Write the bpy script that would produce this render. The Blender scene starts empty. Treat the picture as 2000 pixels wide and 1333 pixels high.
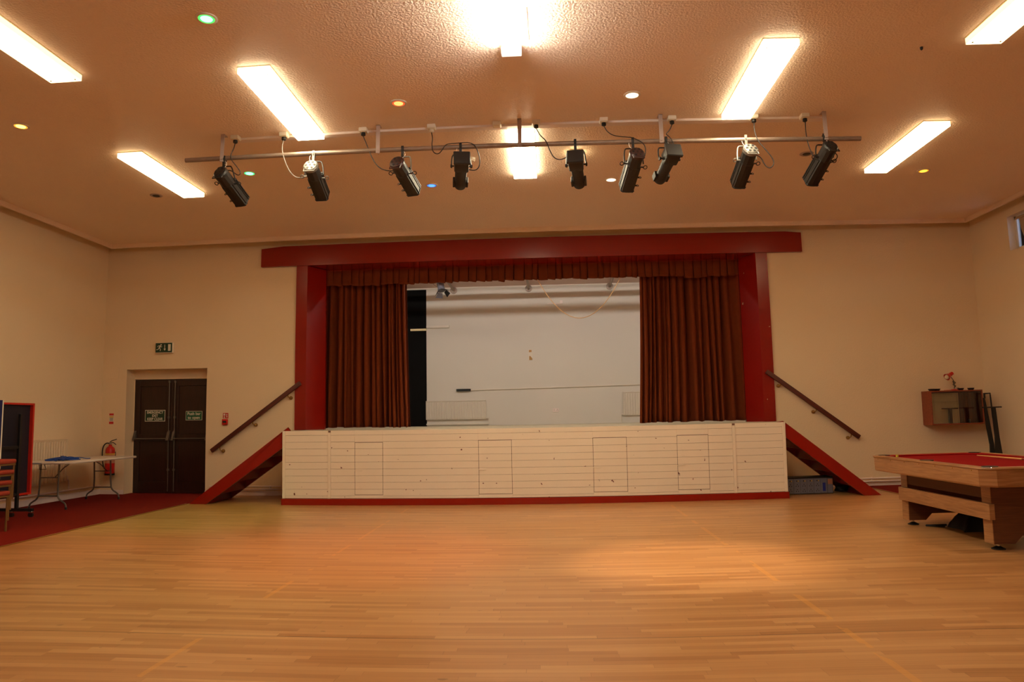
import bpy, bmesh, math, random
from mathutils import Vector, Matrix

# ------------------------------------------------------------------ camera, world, exposure
SC = bpy.context.scene
COL = SC.collection
PI = math.pi

cam_data = bpy.data.cameras.new('camera')
cam = bpy.data.objects.new('camera', cam_data)
COL.objects.link(cam)
SC.camera = cam
right = Vector((0.998384851, 0.053899726, -0.017958518))
down = Vector((-0.023706398, 0.107971867, -0.993871261))
fwd = Vector((-0.051630374, 0.992691742, 0.109075245))
cam.matrix_world = Matrix(((right.x, -down.x, -fwd.x, 0), (right.y, -down.y, -fwd.y, 0), (right.z, -down.z, -fwd.z, 1.275), (0, 0, 0, 1)))
# wide-angle lens with its barrel distortion
cam_data.type = 'PANO'
cam_data.panorama_type = 'FISHEYE_LENS_POLYNOMIAL'
cam_data.sensor_fit = 'HORIZONTAL'
cam_data.sensor_width = 36
cam_data.sensor_height = 36 * 1333 / 2000
cam_data.fisheye_fov = PI
cam_data.fisheye_polynomial_k0 = 0
cam_data.fisheye_polynomial_k1 = -0.03984593895473345
cam_data.fisheye_polynomial_k2 = 8.728660174918548e-06
cam_data.fisheye_polynomial_k3 = 1.1672100072433702e-05
cam_data.fisheye_polynomial_k4 = 1.9456654195954378e-09
cam_data.clip_start = 0.05
cam_data.clip_end = 200

world = bpy.data.worlds.new('sky')
SC.world = world
world.use_nodes = True
bg = world.node_tree.nodes['Background']
bg.inputs[0].default_value = (0.42, 0.56, 1.0, 1)
bg.inputs[1].default_value = 4.0

SC.view_settings.view_transform = 'Standard'
SC.view_settings.look = 'None'
SC.view_settings.gamma = 1.0
SC.view_settings.use_curve_mapping = False
SC.view_settings.exposure = 0.0
SC.cycles.use_denoising = True
SC.cycles.max_bounces = 8
SC.cycles.diffuse_bounces = 6
SC.cycles.glossy_bounces = 4
SC.cycles.sample_clamp_indirect = 6.0

LIGHT_COL = (1.0, 0.74, 0.40)      # colour of the hall's tubes under this white balance
FIX_E = 27.0                       # diffuser radiance of the lights over the middle of the hall
SIDE_E = 3.2                       # side lights, dimmed to imitate lens vignetting at the edges
BARE_E = 200.0                     # uncovered tubes
STAGE_COL = (1.0, 0.965, 0.91)
STAGE_E = 110.0

# room measures (metres)
XL, XR, YB, YF = -8.143, 7.49, 12.174, -4.2
ZC = 4.52
SY, SXL, SXR, SH = 10.81, -4.157, 3.528, 1.139
YS = 17.0
RND = random.Random(7)


# ------------------------------------------------------------------ materials
def sr(r, g, b):
    f = lambda c: (c / 255 / 12.92) if c / 255 <= 0.04045 else ((c / 255 + 0.055) / 1.055) ** 2.4
    return (f(r), f(g), f(b))


def new_mat(name):
    m = bpy.data.materials.new(name)
    m.use_nodes = True
    nt = m.node_tree
    b = nt.nodes['Principled BSDF']
    return m, nt, b


def mat(name, col, rough=0.5, metal=0.0, var=0.06, vscale=8.0, bump=0.0, bscale=40.0, coat=0.0, spec=0.5, chips=None):
    """a painted / plastic / metal surface: noise-varied colour, optional fine bump, optional paint chips"""
    m, nt, b = new_mat(name)
    L = nt.links
    tc = nt.nodes.new('ShaderNodeTexCoord')
    n = nt.nodes.new('ShaderNodeTexNoise')
    n.inputs['Scale'].default_value = vscale
    n.inputs['Detail'].default_value = 4
    L.new(tc.outputs['Object'], n.inputs['Vector'])
    mx = nt.nodes.new('ShaderNodeMix')
    mx.data_type = 'RGBA'
    mx.inputs[6].default_value = (*[c * (1 - var) for c in col], 1)
    mx.inputs[7].default_value = (*[min(1, c * (1 + var)) for c in col], 1)
    L.new(n.outputs['Fac'], mx.inputs[0])
    out = mx.outputs[2]
    if chips:
        ccol, sc, th = chips
        v = nt.nodes.new('ShaderNodeTexNoise')
        v.inputs['Scale'].default_value = sc
        v.inputs['Detail'].default_value = 2
        L.new(tc.outputs['Object'], v.inputs['Vector'])
        r = nt.nodes.new('ShaderNodeValToRGB')
        r.color_ramp.elements[0].position = th
        r.color_ramp.elements[1].position = th + 0.015
        L.new(v.outputs['Fac'], r.inputs[0])
        m2 = nt.nodes.new('ShaderNodeMix')
        m2.data_type = 'RGBA'
        L.new(r.outputs[0], m2.inputs[0])
        L.new(out, m2.inputs[6])
        m2.inputs[7].default_value = (*ccol, 1)
        out = m2.outputs[2]
    L.new(out, b.inputs['Base Color'])
    b.inputs['Roughness'].default_value = rough
    b.inputs['Metallic'].default_value = metal
    b.inputs['Coat Weight'].default_value = coat
    b.inputs['Specular IOR Level'].default_value = spec
    if bump:
        n2 = nt.nodes.new('ShaderNodeTexNoise')
        n2.inputs['Scale'].default_value = bscale
        n2.inputs['Detail'].default_value = 3
        L.new(tc.outputs['Object'], n2.inputs['Vector'])
        bp = nt.nodes.new('ShaderNodeBump')
        bp.inputs['Strength'].default_value = bump
        bp.inputs['Distance'].default_value = 0.01
        L.new(n2.outputs['Fac'], bp.inputs['Height'])
        L.new(bp.outputs[0], b.inputs['Normal'])
    return m


def glow(name, col, e):
    m, nt, b = new_mat(name)
    b.inputs['Base Color'].default_value = (*[min(1, c) for c in col], 1)
    b.inputs['Emission Color'].default_value = (*col, 1)
    b.inputs['Emission Strength'].default_value = e
    return m


def diffuser(name, col, e, side=0.22):
    """prismatic diffuser: gives most of its light downwards, less through its sides"""
    m, nt, b = new_mat(name)
    b.inputs['Base Color'].default_value = (.9, .88, .8, 1)
    b.inputs['Emission Color'].default_value = (*col, 1)
    g = nt.nodes.new('ShaderNodeNewGeometry')
    sp = nt.nodes.new('ShaderNodeSeparateXYZ')
    nt.links.new(g.outputs['True Normal'], sp.inputs[0])
    mr = nt.nodes.new('ShaderNodeMapRange')
    mr.inputs['From Min'].default_value = 0.0
    mr.inputs['From Max'].default_value = -1.0
    mr.inputs['To Min'].default_value = e * side
    mr.inputs['To Max'].default_value = e
    nt.links.new(sp.outputs[2], mr.inputs['Value'])
    nt.links.new(mr.outputs[0], b.inputs['Emission Strength'])
    return m


def wood(name, c1, c2, axis='X', rough=0.4, scale=1.0, coat=0.0, streak=22.0):
    m, nt, b = new_mat(name)
    L = nt.links
    tc = nt.nodes.new('ShaderNodeTexCoord')
    mp = nt.nodes.new('ShaderNodeMapping')
    s = {'X': (1.2, streak, streak), 'Y': (streak, 1.2, streak), 'Z': (streak, streak, 1.2), 'H': (1.6, 1.6, streak * 1.6)}[axis]
    mp.inputs['Scale'].default_value = [k * scale for k in s]
    L.new(tc.outputs['Object'], mp.inputs[0])
    n = nt.nodes.new('ShaderNodeTexNoise')
    n.inputs['Scale'].default_value = 1.6
    n.inputs['Detail'].default_value = 5
    n.inputs['Distortion'].default_value = 1.2
    L.new(mp.outputs[0], n.inputs['Vector'])
    r = nt.nodes.new('ShaderNodeValToRGB')
    r.color_ramp.elements[0].position = 0.32
    r.color_ramp.elements[1].position = 0.7
    r.color_ramp.elements[0].color = (*c1, 1)
    r.color_ramp.elements[1].color = (*c2, 1)
    L.new(n.outputs['Fac'], r.inputs[0])
    L.new(r.outputs[0], b.inputs['Base Color'])
    b.inputs['Roughness'].default_value = rough
    b.inputs['Coat Weight'].default_value = coat
    bp = nt.nodes.new('ShaderNodeBump')
    bp.inputs['Strength'].default_value = 0.08
    L.new(n.outputs['Fac'], bp.inputs['Height'])
    L.new(bp.outputs[0], b.inputs['Normal'])
    return m


def floor_material():
    """narrow hardwood strips laid across the hall, each with its own tone; worn varnish; two faint court lines"""
    m, nt, b = new_mat('strip_wood_floor')
    L = nt.links
    N = nt.nodes.new

    def math_(op, a, bb=None, c=None):
        n = N('ShaderNodeMath')
        n.operation = op
        for i, v in enumerate((a, bb, c)):
            if v is None:
                continue
            if isinstance(v, (int, float)):
                n.inputs[i].default_value = v
            else:
                L.new(v, n.inputs[i])
        return n.outputs[0]
    tc = N('ShaderNodeTexCoord')
    sp = N('ShaderNodeSeparateXYZ')
    L.new(tc.outputs['Object'], sp.inputs[0])
    x, y = sp.outputs[0], sp.outputs[1]
    W = 0.056
    row = math_('FLOOR', math_('DIVIDE', y, W))
    wn = N('ShaderNodeTexWhiteNoise')
    wn.noise_dimensions = '1D'
    L.new(row, wn.inputs['W'])
    ln = math_('ADD', math_('MULTIPLY', wn.outputs['Value'], 0.5), 0.55)
    colx = math_('FLOOR', math_('ADD', math_('DIVIDE', x, ln), math_('MULTIPLY', wn.outputs['Value'], 37.3)))
    fx = math_('FRACT', math_('ADD', math_('DIVIDE', x, ln), math_('MULTIPLY', wn.outputs['Value'], 37.3)))
    cb = N('ShaderNodeCombineXYZ')
    L.new(row, cb.inputs[0])
    L.new(colx, cb.inputs[1])
    w2 = N('ShaderNodeTexWhiteNoise')
    w2.noise_dimensions = '2D'
    L.new(cb.outputs[0], w2.inputs['Vector'])
    mp = N('ShaderNodeMapping')
    mp.inputs['Scale'].default_value = (1.5, 60, 1)
    L.new(tc.outputs['Object'], mp.inputs[0])
    ng = N('ShaderNodeTexNoise')
    ng.inputs['Scale'].default_value = 1.0
    ng.inputs['Detail'].default_value = 6
    L.new(mp.outputs[0], ng.inputs['Vector'])
    nb = N('ShaderNodeTexNoise')
    nb.inputs['Scale'].default_value = 0.55
    nb.inputs['Detail'].default_value = 3
    L.new(tc.outputs['Object'], nb.inputs['Vector'])
    t = math_('ADD', math_('MULTIPLY', w2.outputs['Value'], 0.5), math_('MULTIPLY', ng.outputs['Fac'], 0.5))
    ramp = N('ShaderNodeValToRGB')
    cr = ramp.color_ramp
    cr.elements[0].position = 0.08
    cr.elements[0].color = (*FL[0], 1)
    cr.elements[1].position = 0.95
    cr.elements[1].color = (*FL[3], 1)
    e = cr.elements.new(0.35)
    e.color = (*FL[1], 1)
    e = cr.elements.new(0.7)
    e.color = (*FL[2], 1)
    L.new(t, ramp.inputs[0])
    # seams between strips
    fy = math_('FRACT', math_('DIVIDE', y, W))
    seam = math_('MAXIMUM', math_('LESS_THAN', fy, 0.035), math_('LESS_THAN', fx, 0.004))
    # a wider board joint that runs across the hall
    joint = math_('LESS_THAN', math_('ABSOLUTE', math_('SUBTRACT', y, 4.2)), 0.006)
    seam = math_('MAXIMUM', math_('MULTIPLY', seam, 0.35), math_('MULTIPLY', joint, 0.6))
    mx = N('ShaderNodeMix')
    mx.data_type = 'RGBA'
    L.new(seam, mx.inputs[0])
    L.new(ramp.outputs[0], mx.inputs[6])
    mx.inputs[7].default_value = (*[c * 0.28 for c in FL[0]], 1)
    # worn yellow court lines
    la = math_('LESS_THAN', math_('ABSOLUTE', math_('SUBTRACT', x, 1.695)), 0.022)
    lb = math_('LESS_THAN', math_('ABSOLUTE', math_('ADD', x, 2.096)), 0.018)
    nw = N('ShaderNodeTexNoise')
    nw.inputs['Scale'].default_value = 2.2
    L.new(tc.outputs['Object'], nw.inputs['Vector'])
    wear = math_('MULTIPLY', math_('MAXIMUM', la, lb), math_('MULTIPLY', math_('LESS_THAN', 0.47, nw.outputs['Fac']), 0.4))
    m3 = N('ShaderNodeMix')
    m3.data_type = 'RGBA'
    L.new(wear, m3.inputs[0])
    L.new(mx.outputs[2], m3.inputs[6])
    m3.inputs[7].default_value = (*sr(214, 148, 62), 1)
    # scuff marks
    ms = N('ShaderNodeMapping')
    ms.inputs['Scale'].default_value = (3, 9, 1)
    ms.inputs['Rotation'].default_value = (0, 0, 0.6)
    L.new(tc.outputs['Object'], ms.inputs[0])
    nsc = N('ShaderNodeTexNoise')
    nsc.inputs['Scale'].default_value = 2.3
    nsc.inputs['Detail'].default_value = 1
    L.new(ms.outputs[0], nsc.inputs['Vector'])
    sc_ = math_('MULTIPLY', math_('LESS_THAN', 0.775, nsc.outputs['Fac']), 0.5)
    m4 = N('ShaderNodeMix')
    m4.data_type = 'RGBA'
    L.new(sc_, m4.inputs[0])
    L.new(m3.outputs[2], m4.inputs[6])
    m4.inputs[7].default_value = (*[c * 0.35 for c in FL[0]], 1)
    L.new(m4.outputs[2], b.inputs['Base Color'])
    b.inputs['Specular IOR Level'].default_value = 0.42
    L.new(math_('ADD', math_('MULTIPLY', nb.outputs['Fac'], 0.16), 0.24), b.inputs['Roughness'])
    bp = N('ShaderNodeBump')
    bp.inputs['Strength'].default_value = 0.12
    bp.inputs['Distance'].default_value = 0.002
    L.new(math_('ADD', math_('MULTIPLY', ng.outputs['Fac'], 0.6), math_('MULTIPLY', w2.outputs['Value'], 0.5)), bp.inputs['Height'])
    L.new(bp.outputs[0], b.inputs['Normal'])
    return m


FL = [sr(144, 92, 49), sr(170, 119, 69), sr(186, 136, 84), sr(206, 158, 104)]

M = {}
M['floor'] = floor_material()
M['carpet'] = mat('red_carpet', sr(122, 28, 18), rough=0.95, var=0.25, vscale=60, bump=0.6, bscale=300, spec=0.1)
M['wall'] = mat('cream_wall_paint', sr(230, 208, 173), rough=0.75, var=0.02, vscale=2, bump=0.25, bscale=55, spec=0.3)
M['ceiling'] = mat('textured_ceiling_paint', sr(240, 218, 196), rough=0.5, var=0.03, vscale=1.2, bump=0.85, bscale=46, spec=0.35)
M['stage_wall'] = mat('white_stage_wall', sr(218, 212, 200), rough=0.85, var=0.02, vscale=1.5, bump=0.12, bscale=50)
M['black_paint'] = mat('black_wall_paint', sr(12, 11, 10), rough=0.9, spec=0.15, var=0.3, vscale=5)
M['red'] = mat('glossy_red_paint', sr(140, 19, 5), rough=0.22, var=0.05, vscale=3, bump=0.05, bscale=12, coat=0.1)
M['red_chip'] = mat('chipped_red_paint', sr(138, 20, 9), rough=0.25, var=0.05, vscale=3, chips=(sr(190, 150, 120), 7.0, 0.735))
M['boards'] = mat('cream_gloss_boards', sr(232, 218, 198), rough=0.32, var=0.03, vscale=3, chips=(sr(110, 50, 30), 15.0, 0.728))
M['gap'] = mat('board_gap', sr(100, 62, 42), rough=0.8)
M['stage_floor'] = mat('grey_stage_floor', sr(190, 180, 150), rough=0.6, var=0.15, vscale=5)
M['white'] = mat('white_metal', sr(225, 216, 200), rough=0.4, var=0.02)
M['cream_metal'] = mat('cream_radiator_enamel', sr(226, 208, 178), rough=0.4, var=0.02)
M['trunk'] = mat('painted_trunking', sr(235, 220, 212), rough=0.45, var=0.03)
M['tray'] = mat('fixture_tray', sr(240, 225, 180), rough=0.35)
M['lamp'] = diffuser('prismatic_diffuser_glow', (1.0, .85, .57), FIX_E)
M['lamp_bright'] = diffuser('brightest_diffuser_glow', (1.0, .85, .57), 56)
M['lamp_mid'] = diffuser('warm_diffuser_glow', LIGHT_COL, 18)
M['tube'] = glow('bare_tube_glow', (1.0, 0.93, 0.80), BARE_E)
M['lamp_dim'] = diffuser('dimmer_diffuser_glow', LIGHT_COL, SIDE_E, .5)
M['stage_tube'] = glow('stage_tube_glow', STAGE_COL, STAGE_E)
M['galv'] = mat('galvanised_pipe', sr(150, 132, 118), rough=0.45, metal=0.6, var=0.3, vscale=14)
M['bracket'] = mat('painted_bracket', sr(170, 150, 142), rough=0.5, var=0.08)
M['dark'] = mat('lantern_black_paint', sr(24, 20, 17), rough=0.5, var=0.2, vscale=10)
M['black'] = mat('black_plastic', sr(18, 17, 17), rough=0.5, var=0.2)
M['silver'] = mat('silver_paint', sr(128, 124, 116), rough=0.4, metal=0.4, var=0.06)
M['oxide'] = mat('dark_red_cap', sr(50, 22, 18), rough=0.4, var=0.2)
M['chrome'] = mat('chrome', sr(210, 210, 210), rough=0.12, metal=1.0, var=0.02)
M['lens'] = mat('lens_glass', sr(30, 32, 38), rough=0.08, var=0.05)
M['cable_dark'] = mat('black_rubber_cable', sr(34, 30, 28), rough=0.55)
M['cable_grey'] = mat('grey_cable', sr(120, 112, 105), rough=0.5)
M['cable_white'] = mat('white_cable', sr(215, 208, 196), rough=0.5)
M['cable_orange'] = mat('orange_cable', sr(196, 152, 96), rough=0.5)
M['curtain'] = mat('rust_brown_velvet', sr(112, 48, 17), rough=0.9, var=0.16, vscale=14, bump=0.1, bscale=90, spec=0.2)
M['door'] = wood('dark_stained_door', sr(32, 14, 9), sr(50, 23, 15), 'Z', rough=0.35)
M['rail_wood'] = wood('dark_handrail_wood', sr(72, 24, 9), sr(98, 38, 16), 'X', rough=0.6)
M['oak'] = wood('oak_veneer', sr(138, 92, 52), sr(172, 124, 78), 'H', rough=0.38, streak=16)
M['oak_shaded'] = wood('oak_veneer_shaded', sr(84, 46, 24), sr(112, 66, 38), 'H', rough=0.38, streak=16)  # oak darkened to paint the shade on the table's leg faces
M['felt'] = mat('red_felt', sr(134, 10, 12), rough=0.95, var=0.06, vscale=60, spec=0.1)
M['steel'] = mat('grey_steel', sr(118, 112, 106), rough=0.35, metal=0.7, var=0.1)
M['table_plastic'] = mat('off_white_table_plastic', sr(216, 204, 190), rough=0.4, var=0.03)
M['blue'] = mat('blue_rope', sr(20, 66, 150), rough=0.6, var=0.2, vscale=50)
M['navy'] = mat('dark_navy_board', sr(20, 20, 36), rough=0.55, var=0.15)
M['tt_blue'] = mat('blue_playing_surface', sr(14, 24, 84), rough=0.5)
M['tt_red'] = mat('orange_red_rim', sr(190, 34, 16), rough=0.4)
M['chair_fabric'] = mat('rust_red_seat_fabric', sr(140, 46, 24), rough=0.9, var=0.25, vscale=90)
M['gold'] = mat('gold_painted_frame', sr(120, 88, 46), rough=0.4, metal=0.3)
M['ext_red'] = mat('extinguisher_red', sr(190, 28, 20), rough=0.25)
M['green_sign'] = mat('green_sign_face', sr(16, 92, 64), rough=0.4, var=0.02)
M['green_dark'] = mat('dark_green_sign_face', sr(10, 56, 38), rough=0.4, var=0.02)
M['sign_white'] = mat('white_lettering', sr(225, 222, 205), rough=0.5, var=0.01)
M['sign_yellow'] = mat('yellow_label', sr(214, 170, 60), rough=0.5)
M['sign_red'] = mat('red_sign_face', sr(190, 30, 28), rough=0.4)
M['cab_wood'] = wood('teak_cabinet', sr(120, 50, 24), sr(146, 66, 34), 'X', rough=0.4)
M['cab_back'] = mat('cream_panel', sr(240, 222, 172), rough=0.6)
M['cab_reflection'] = wood('reflection_brown', sr(70, 28, 16), sr(120, 56, 30), 'Z', rough=0.5)
M['rack_grey'] = mat('grey_rack_panel', sr(120, 120, 132), rough=0.5)
M['rack_blue'] = mat('blue_rack_panel', sr(30, 50, 150), rough=0.5)
M['label_tan'] = mat('tan_label', sr(190, 130, 100), rough=0.6)
M['yellow'] = mat('yellow_chalk', sr(205, 200, 60), rough=0.8)
M['cue'] = wood('cue_maple', sr(200, 140, 80), sr(225, 170, 105), 'Y', rough=0.3)
M['brass'] = mat('aged_brass', sr(170, 130, 70), rough=0.35, metal=0.8)
M['paper'] = mat('white_paper', sr(214, 210, 205), rough=0.8)
M['lampshade_red'] = mat('red_lamp_enamel', sr(196, 30, 22), rough=0.3)
M['lampshade_in'] = mat('cream_lamp_inside', sr(220, 205, 170), rough=0.5)
M['blind'] = mat('beige_blind', sr(176, 150, 118), rough=0.8)
M['beige_plate'] = mat('cream_cover_plate', sr(230, 208, 173), rough=0.6, var=0.02)
M['brown_patch'] = mat('bare_plaster_patch', sr(176, 136, 84), rough=0.9)
M['dark_ply'] = mat('dark_plywood', sr(92, 60, 40), rough=0.8)  # plain dark brown board colour

gm = bpy.data.materials.new('clear_glass')
gm.use_nodes = True
gnt = gm.node_tree
gnt.nodes.clear()
_o = gnt.nodes.new('ShaderNodeOutputMaterial')
_m = gnt.nodes.new('ShaderNodeMixShader')
_t = gnt.nodes.new('ShaderNodeBsdfTransparent')
_g = gnt.nodes.new('ShaderNodeBsdfGlossy')
_f = gnt.nodes.new('ShaderNodeFresnel')
_t.inputs[0].default_value = (.95, .96, .95, 1)
_g.inputs['Roughness'].default_value = .02
_f.inputs[0].default_value = 1.5
gnt.links.new(_f.outputs[0], _m.inputs[0])
gnt.links.new(_t.outputs[0], _m.inputs[1])
gnt.links.new(_g.outputs[0], _m.inputs[2])
gnt.links.new(_m.outputs[0], _o.inputs[0])
M['glass'] = gm


# ------------------------------------------------------------------ mesh builder
class MB:
    def __init__(s):
        s.bm = bmesh.new()

    def box(s, x0, x1, y0, y1, z0, z1, bev=0.0, seg=1, mat4=None):
        r = bmesh.ops.create_cube(s.bm, size=1.0)
        vs = r['verts']
        for v in vs:
            v.co = Vector(((x0 + x1) / 2 + v.co.x * (x1 - x0), (y0 + y1) / 2 + v.co.y * (y1 - y0), (z0 + z1) / 2 + v.co.z * (z1 - z0)))
        if bev > 0:
            es = list({e for v in vs for e in v.link_edges})
            rr = bmesh.ops.bevel(s.bm, geom=es, offset=bev, segments=seg, affect='EDGES', profile=0.5)
            vs = list({v for f in rr['faces'] for v in f.verts} | {v for v in vs if v.is_valid})
        if mat4 is not None:
            bmesh.ops.transform(s.bm, matrix=mat4, verts=vs)
        return s

    def cyl(s, p0, p1, r0, r1=None, seg=20, caps=True):
        r1 = r0 if r1 is None else r1
        p0, p1 = Vector(p0), Vector(p1)
        d = p1 - p0
        q = d.to_track_quat('Z', 'Y').to_matrix().to_4x4()
        bmesh.ops.create_cone(s.bm, cap_ends=caps, cap_tris=False, segments=seg, radius1=max(r0, 1e-5), radius2=max(r1, 1e-5), depth=d.length,
                              matrix=Matrix.Translation((p0 + p1) / 2) @ q)
        return s

    def lathe(s, p0, axis, prof, seg=24):
        """prof: list of (distance along axis, radius)"""
        p0 = Vector(p0)
        a = Vector(axis).normalized()
        q = a.to_track_quat('Z', 'Y').to_matrix()
        u, w = q @ Vector((1, 0, 0)), q @ Vector((0, 1, 0))
        rings = []
        for d, r in prof:
            c = p0 + a * d
            rings.append([s.bm.verts.new(c + (u * math.cos(2 * PI * k / seg) + w * math.sin(2 * PI * k / seg)) * max(r, 1e-4)) for k in range(seg)])
        for A, B in zip(rings, rings[1:]):
            for k in range(seg):
                s.bm.faces.new((A[k], A[(k + 1) % seg], B[(k + 1) % seg], B[k]))
        s.bm.faces.new(list(reversed(rings[0])))
        s.bm.faces.new(rings[-1])
        return s

    def tube(s, pts, r, seg=8, smooth=0):
        P = [Vector(p) for p in pts]
        for _ in range(smooth):
            Q = [P[0]]
            for a, b in zip(P, P[1:]):
                Q += [a * 0.75 + b * 0.25, a * 0.25 + b * 0.75]
            Q.append(P[-1])
            P = Q
        rings = []
        n = len(P)
        up = None
        for i in range(n):
            t = (P[min(i + 1, n - 1)] - P[max(i - 1, 0)])
            t = t.normalized() if t.length > 1e-9 else Vector((0, 0, 1))
            if up is None:
                up = t.orthogonal().normalized()
            up = (up - t * up.dot(t))
            up = up.normalized() if up.length > 1e-6 else t.orthogonal().normalized()
            w = t.cross(up)
            rings.append([s.bm.verts.new(P[i] + (up * math.cos(2 * PI * k / seg) + w * math.sin(2 * PI * k / seg)) * r) for k in range(seg)])
        for A, B in zip(rings, rings[1:]):
            for k in range(seg):
                s.bm.faces.new((A[k], B[k], B[(k + 1) % seg], A[(k + 1) % seg]))
        s.bm.faces.new(rings[0])
        s.bm.faces.new(list(reversed(rings[-1])))
        return s

    def prism(s, poly, d0, d1, axis='Y'):
        """poly in the plane perpendicular to axis: Y->(x,z), Z->(x,y), X->(y,z)"""
        def P(a, b, d):
            return {'Y': (a, d, b), 'Z': (a, b, d), 'X': (d, a, b)}[axis]
        A = [s.bm.verts.new(P(a, b, d0)) for a, b in poly]
        B = [s.bm.verts.new(P(a, b, d1)) for a, b in poly]
        s.bm.faces.new(A)
        s.bm.faces.new(list(reversed(B)))
        n = len(poly)
        for k in range(n):
            s.bm.faces.new((A[k], B[k], B[(k + 1) % n], A[(k + 1) % n]))
        return s

    def sphere(s, c, r, sx=1, sy=1, sz=1, seg=20):
        bmesh.ops.create_uvsphere(s.bm, u_segments=seg, v_segments=max(6, seg // 2), radius=r,
                                  matrix=Matrix.Translation(c) @ Matrix.Diagonal((sx, sy, sz, 1)))
        return s

    def torus(s, c, axis, R, r, seg=20, ss=6, a0=0, a1=2 * PI):
        a = Vector(axis).normalized()
        q = a.to_track_quat('Z', 'Y').to_matrix()
        n = seg
        full = abs(a1 - a0 - 2 * PI) < 1e-6
        pts = [Vector(c) + q @ Vector((math.cos(a0 + (a1 - a0) * k / n) * R, math.sin(a0 + (a1 - a0) * k / n) * R, 0)) for k in range(n + 1)]
        s.tube(pts, r, ss)
        return s

    def grid(s, fn, nu, nv):
        V = [[s.bm.verts.new(fn(i / nu, j / nv)) for j in range(nv + 1)] for i in range(nu + 1)]
        for i in range(nu):
            for j in range(nv):
                s.bm.faces.new((V[i][j], V[i + 1][j], V[i + 1][j + 1], V[i][j + 1]))
        return s

    def obj(s, name, m, parent=None, loc=None, smooth=False, ang=35):
        bmesh.ops.recalc_face_normals(s.bm, faces=s.bm.faces)
        me = bpy.data.meshes.new(name)
        s.bm.to_mesh(me)
        s.bm.free()
        me.materials.append(M[m] if isinstance(m, str) else m)
        if smooth:
            for p in me.polygons:
                p.use_smooth = True
            try:
                me.set_sharp_from_angle(angle=math.radians(ang))
            except Exception:
                pass
        o = bpy.data.objects.new(name, me)
        COL.objects.link(o)
        if parent is not None:
            o.parent = parent
        if loc is not None:
            o.location = loc
        return o


def tag(o, label, cat, group=None, kind=None):
    if label:
        o['label'] = label
    if cat:
        o['category'] = cat
    if group:
        o['group'] = group
    if kind:
        o['kind'] = kind
    return o


def thing(name, label, cat, loc=(0, 0, 0), rotz=0.0, group=None):
    o = bpy.data.objects.new(name, None)
    o.empty_display_size = 0.1
    COL.objects.link(o)
    o.location = loc
    o.rotation_euler = (0, 0, rotz)
    return tag(o, label, cat, group)


def struct(o):
    o['kind'] = 'structure'
    return o


def kids(o):
    return [c for c in bpy.data.objects if c.parent == o]


def copy_tree(o, parent=None):
    c = o.copy()
    COL.objects.link(c)
    if parent is not None:
        c.parent = parent
    for ch in kids(o):
        copy_tree(ch, c)
    return c


def text(name, body, size, m, parent, loc, align='CENTER', depth=0.001, rotz=0.0, xs=1.0):
    """raised lettering that faces -y, baseline centre at loc"""
    cu = bpy.data.curves.new(name, 'FONT')
    cu.body = body
    cu.size = size
    cu.align_x = align
    cu.align_y = 'CENTER'
    cu.extrude = depth
    cu.space_line = 0.85
    cu.offset = size * 0.018
    tmp = bpy.data.objects.new(name, cu)
    COL.objects.link(tmp)
    dg = bpy.context.evaluated_depsgraph_get()
    me = bpy.data.meshes.new_from_object(tmp.evaluated_get(dg))
    COL.objects.unlink(tmp)
    bpy.data.objects.remove(tmp)
    me.materials.clear()
    me.materials.append(M[m])
    o = bpy.data.objects.new(name, me)
    COL.objects.link(o)
    o.parent = parent
    o.location = loc
    o.rotation_euler = (PI / 2, 0, rotz)
    o.scale = (xs, 1, 1)
    return o


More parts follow.
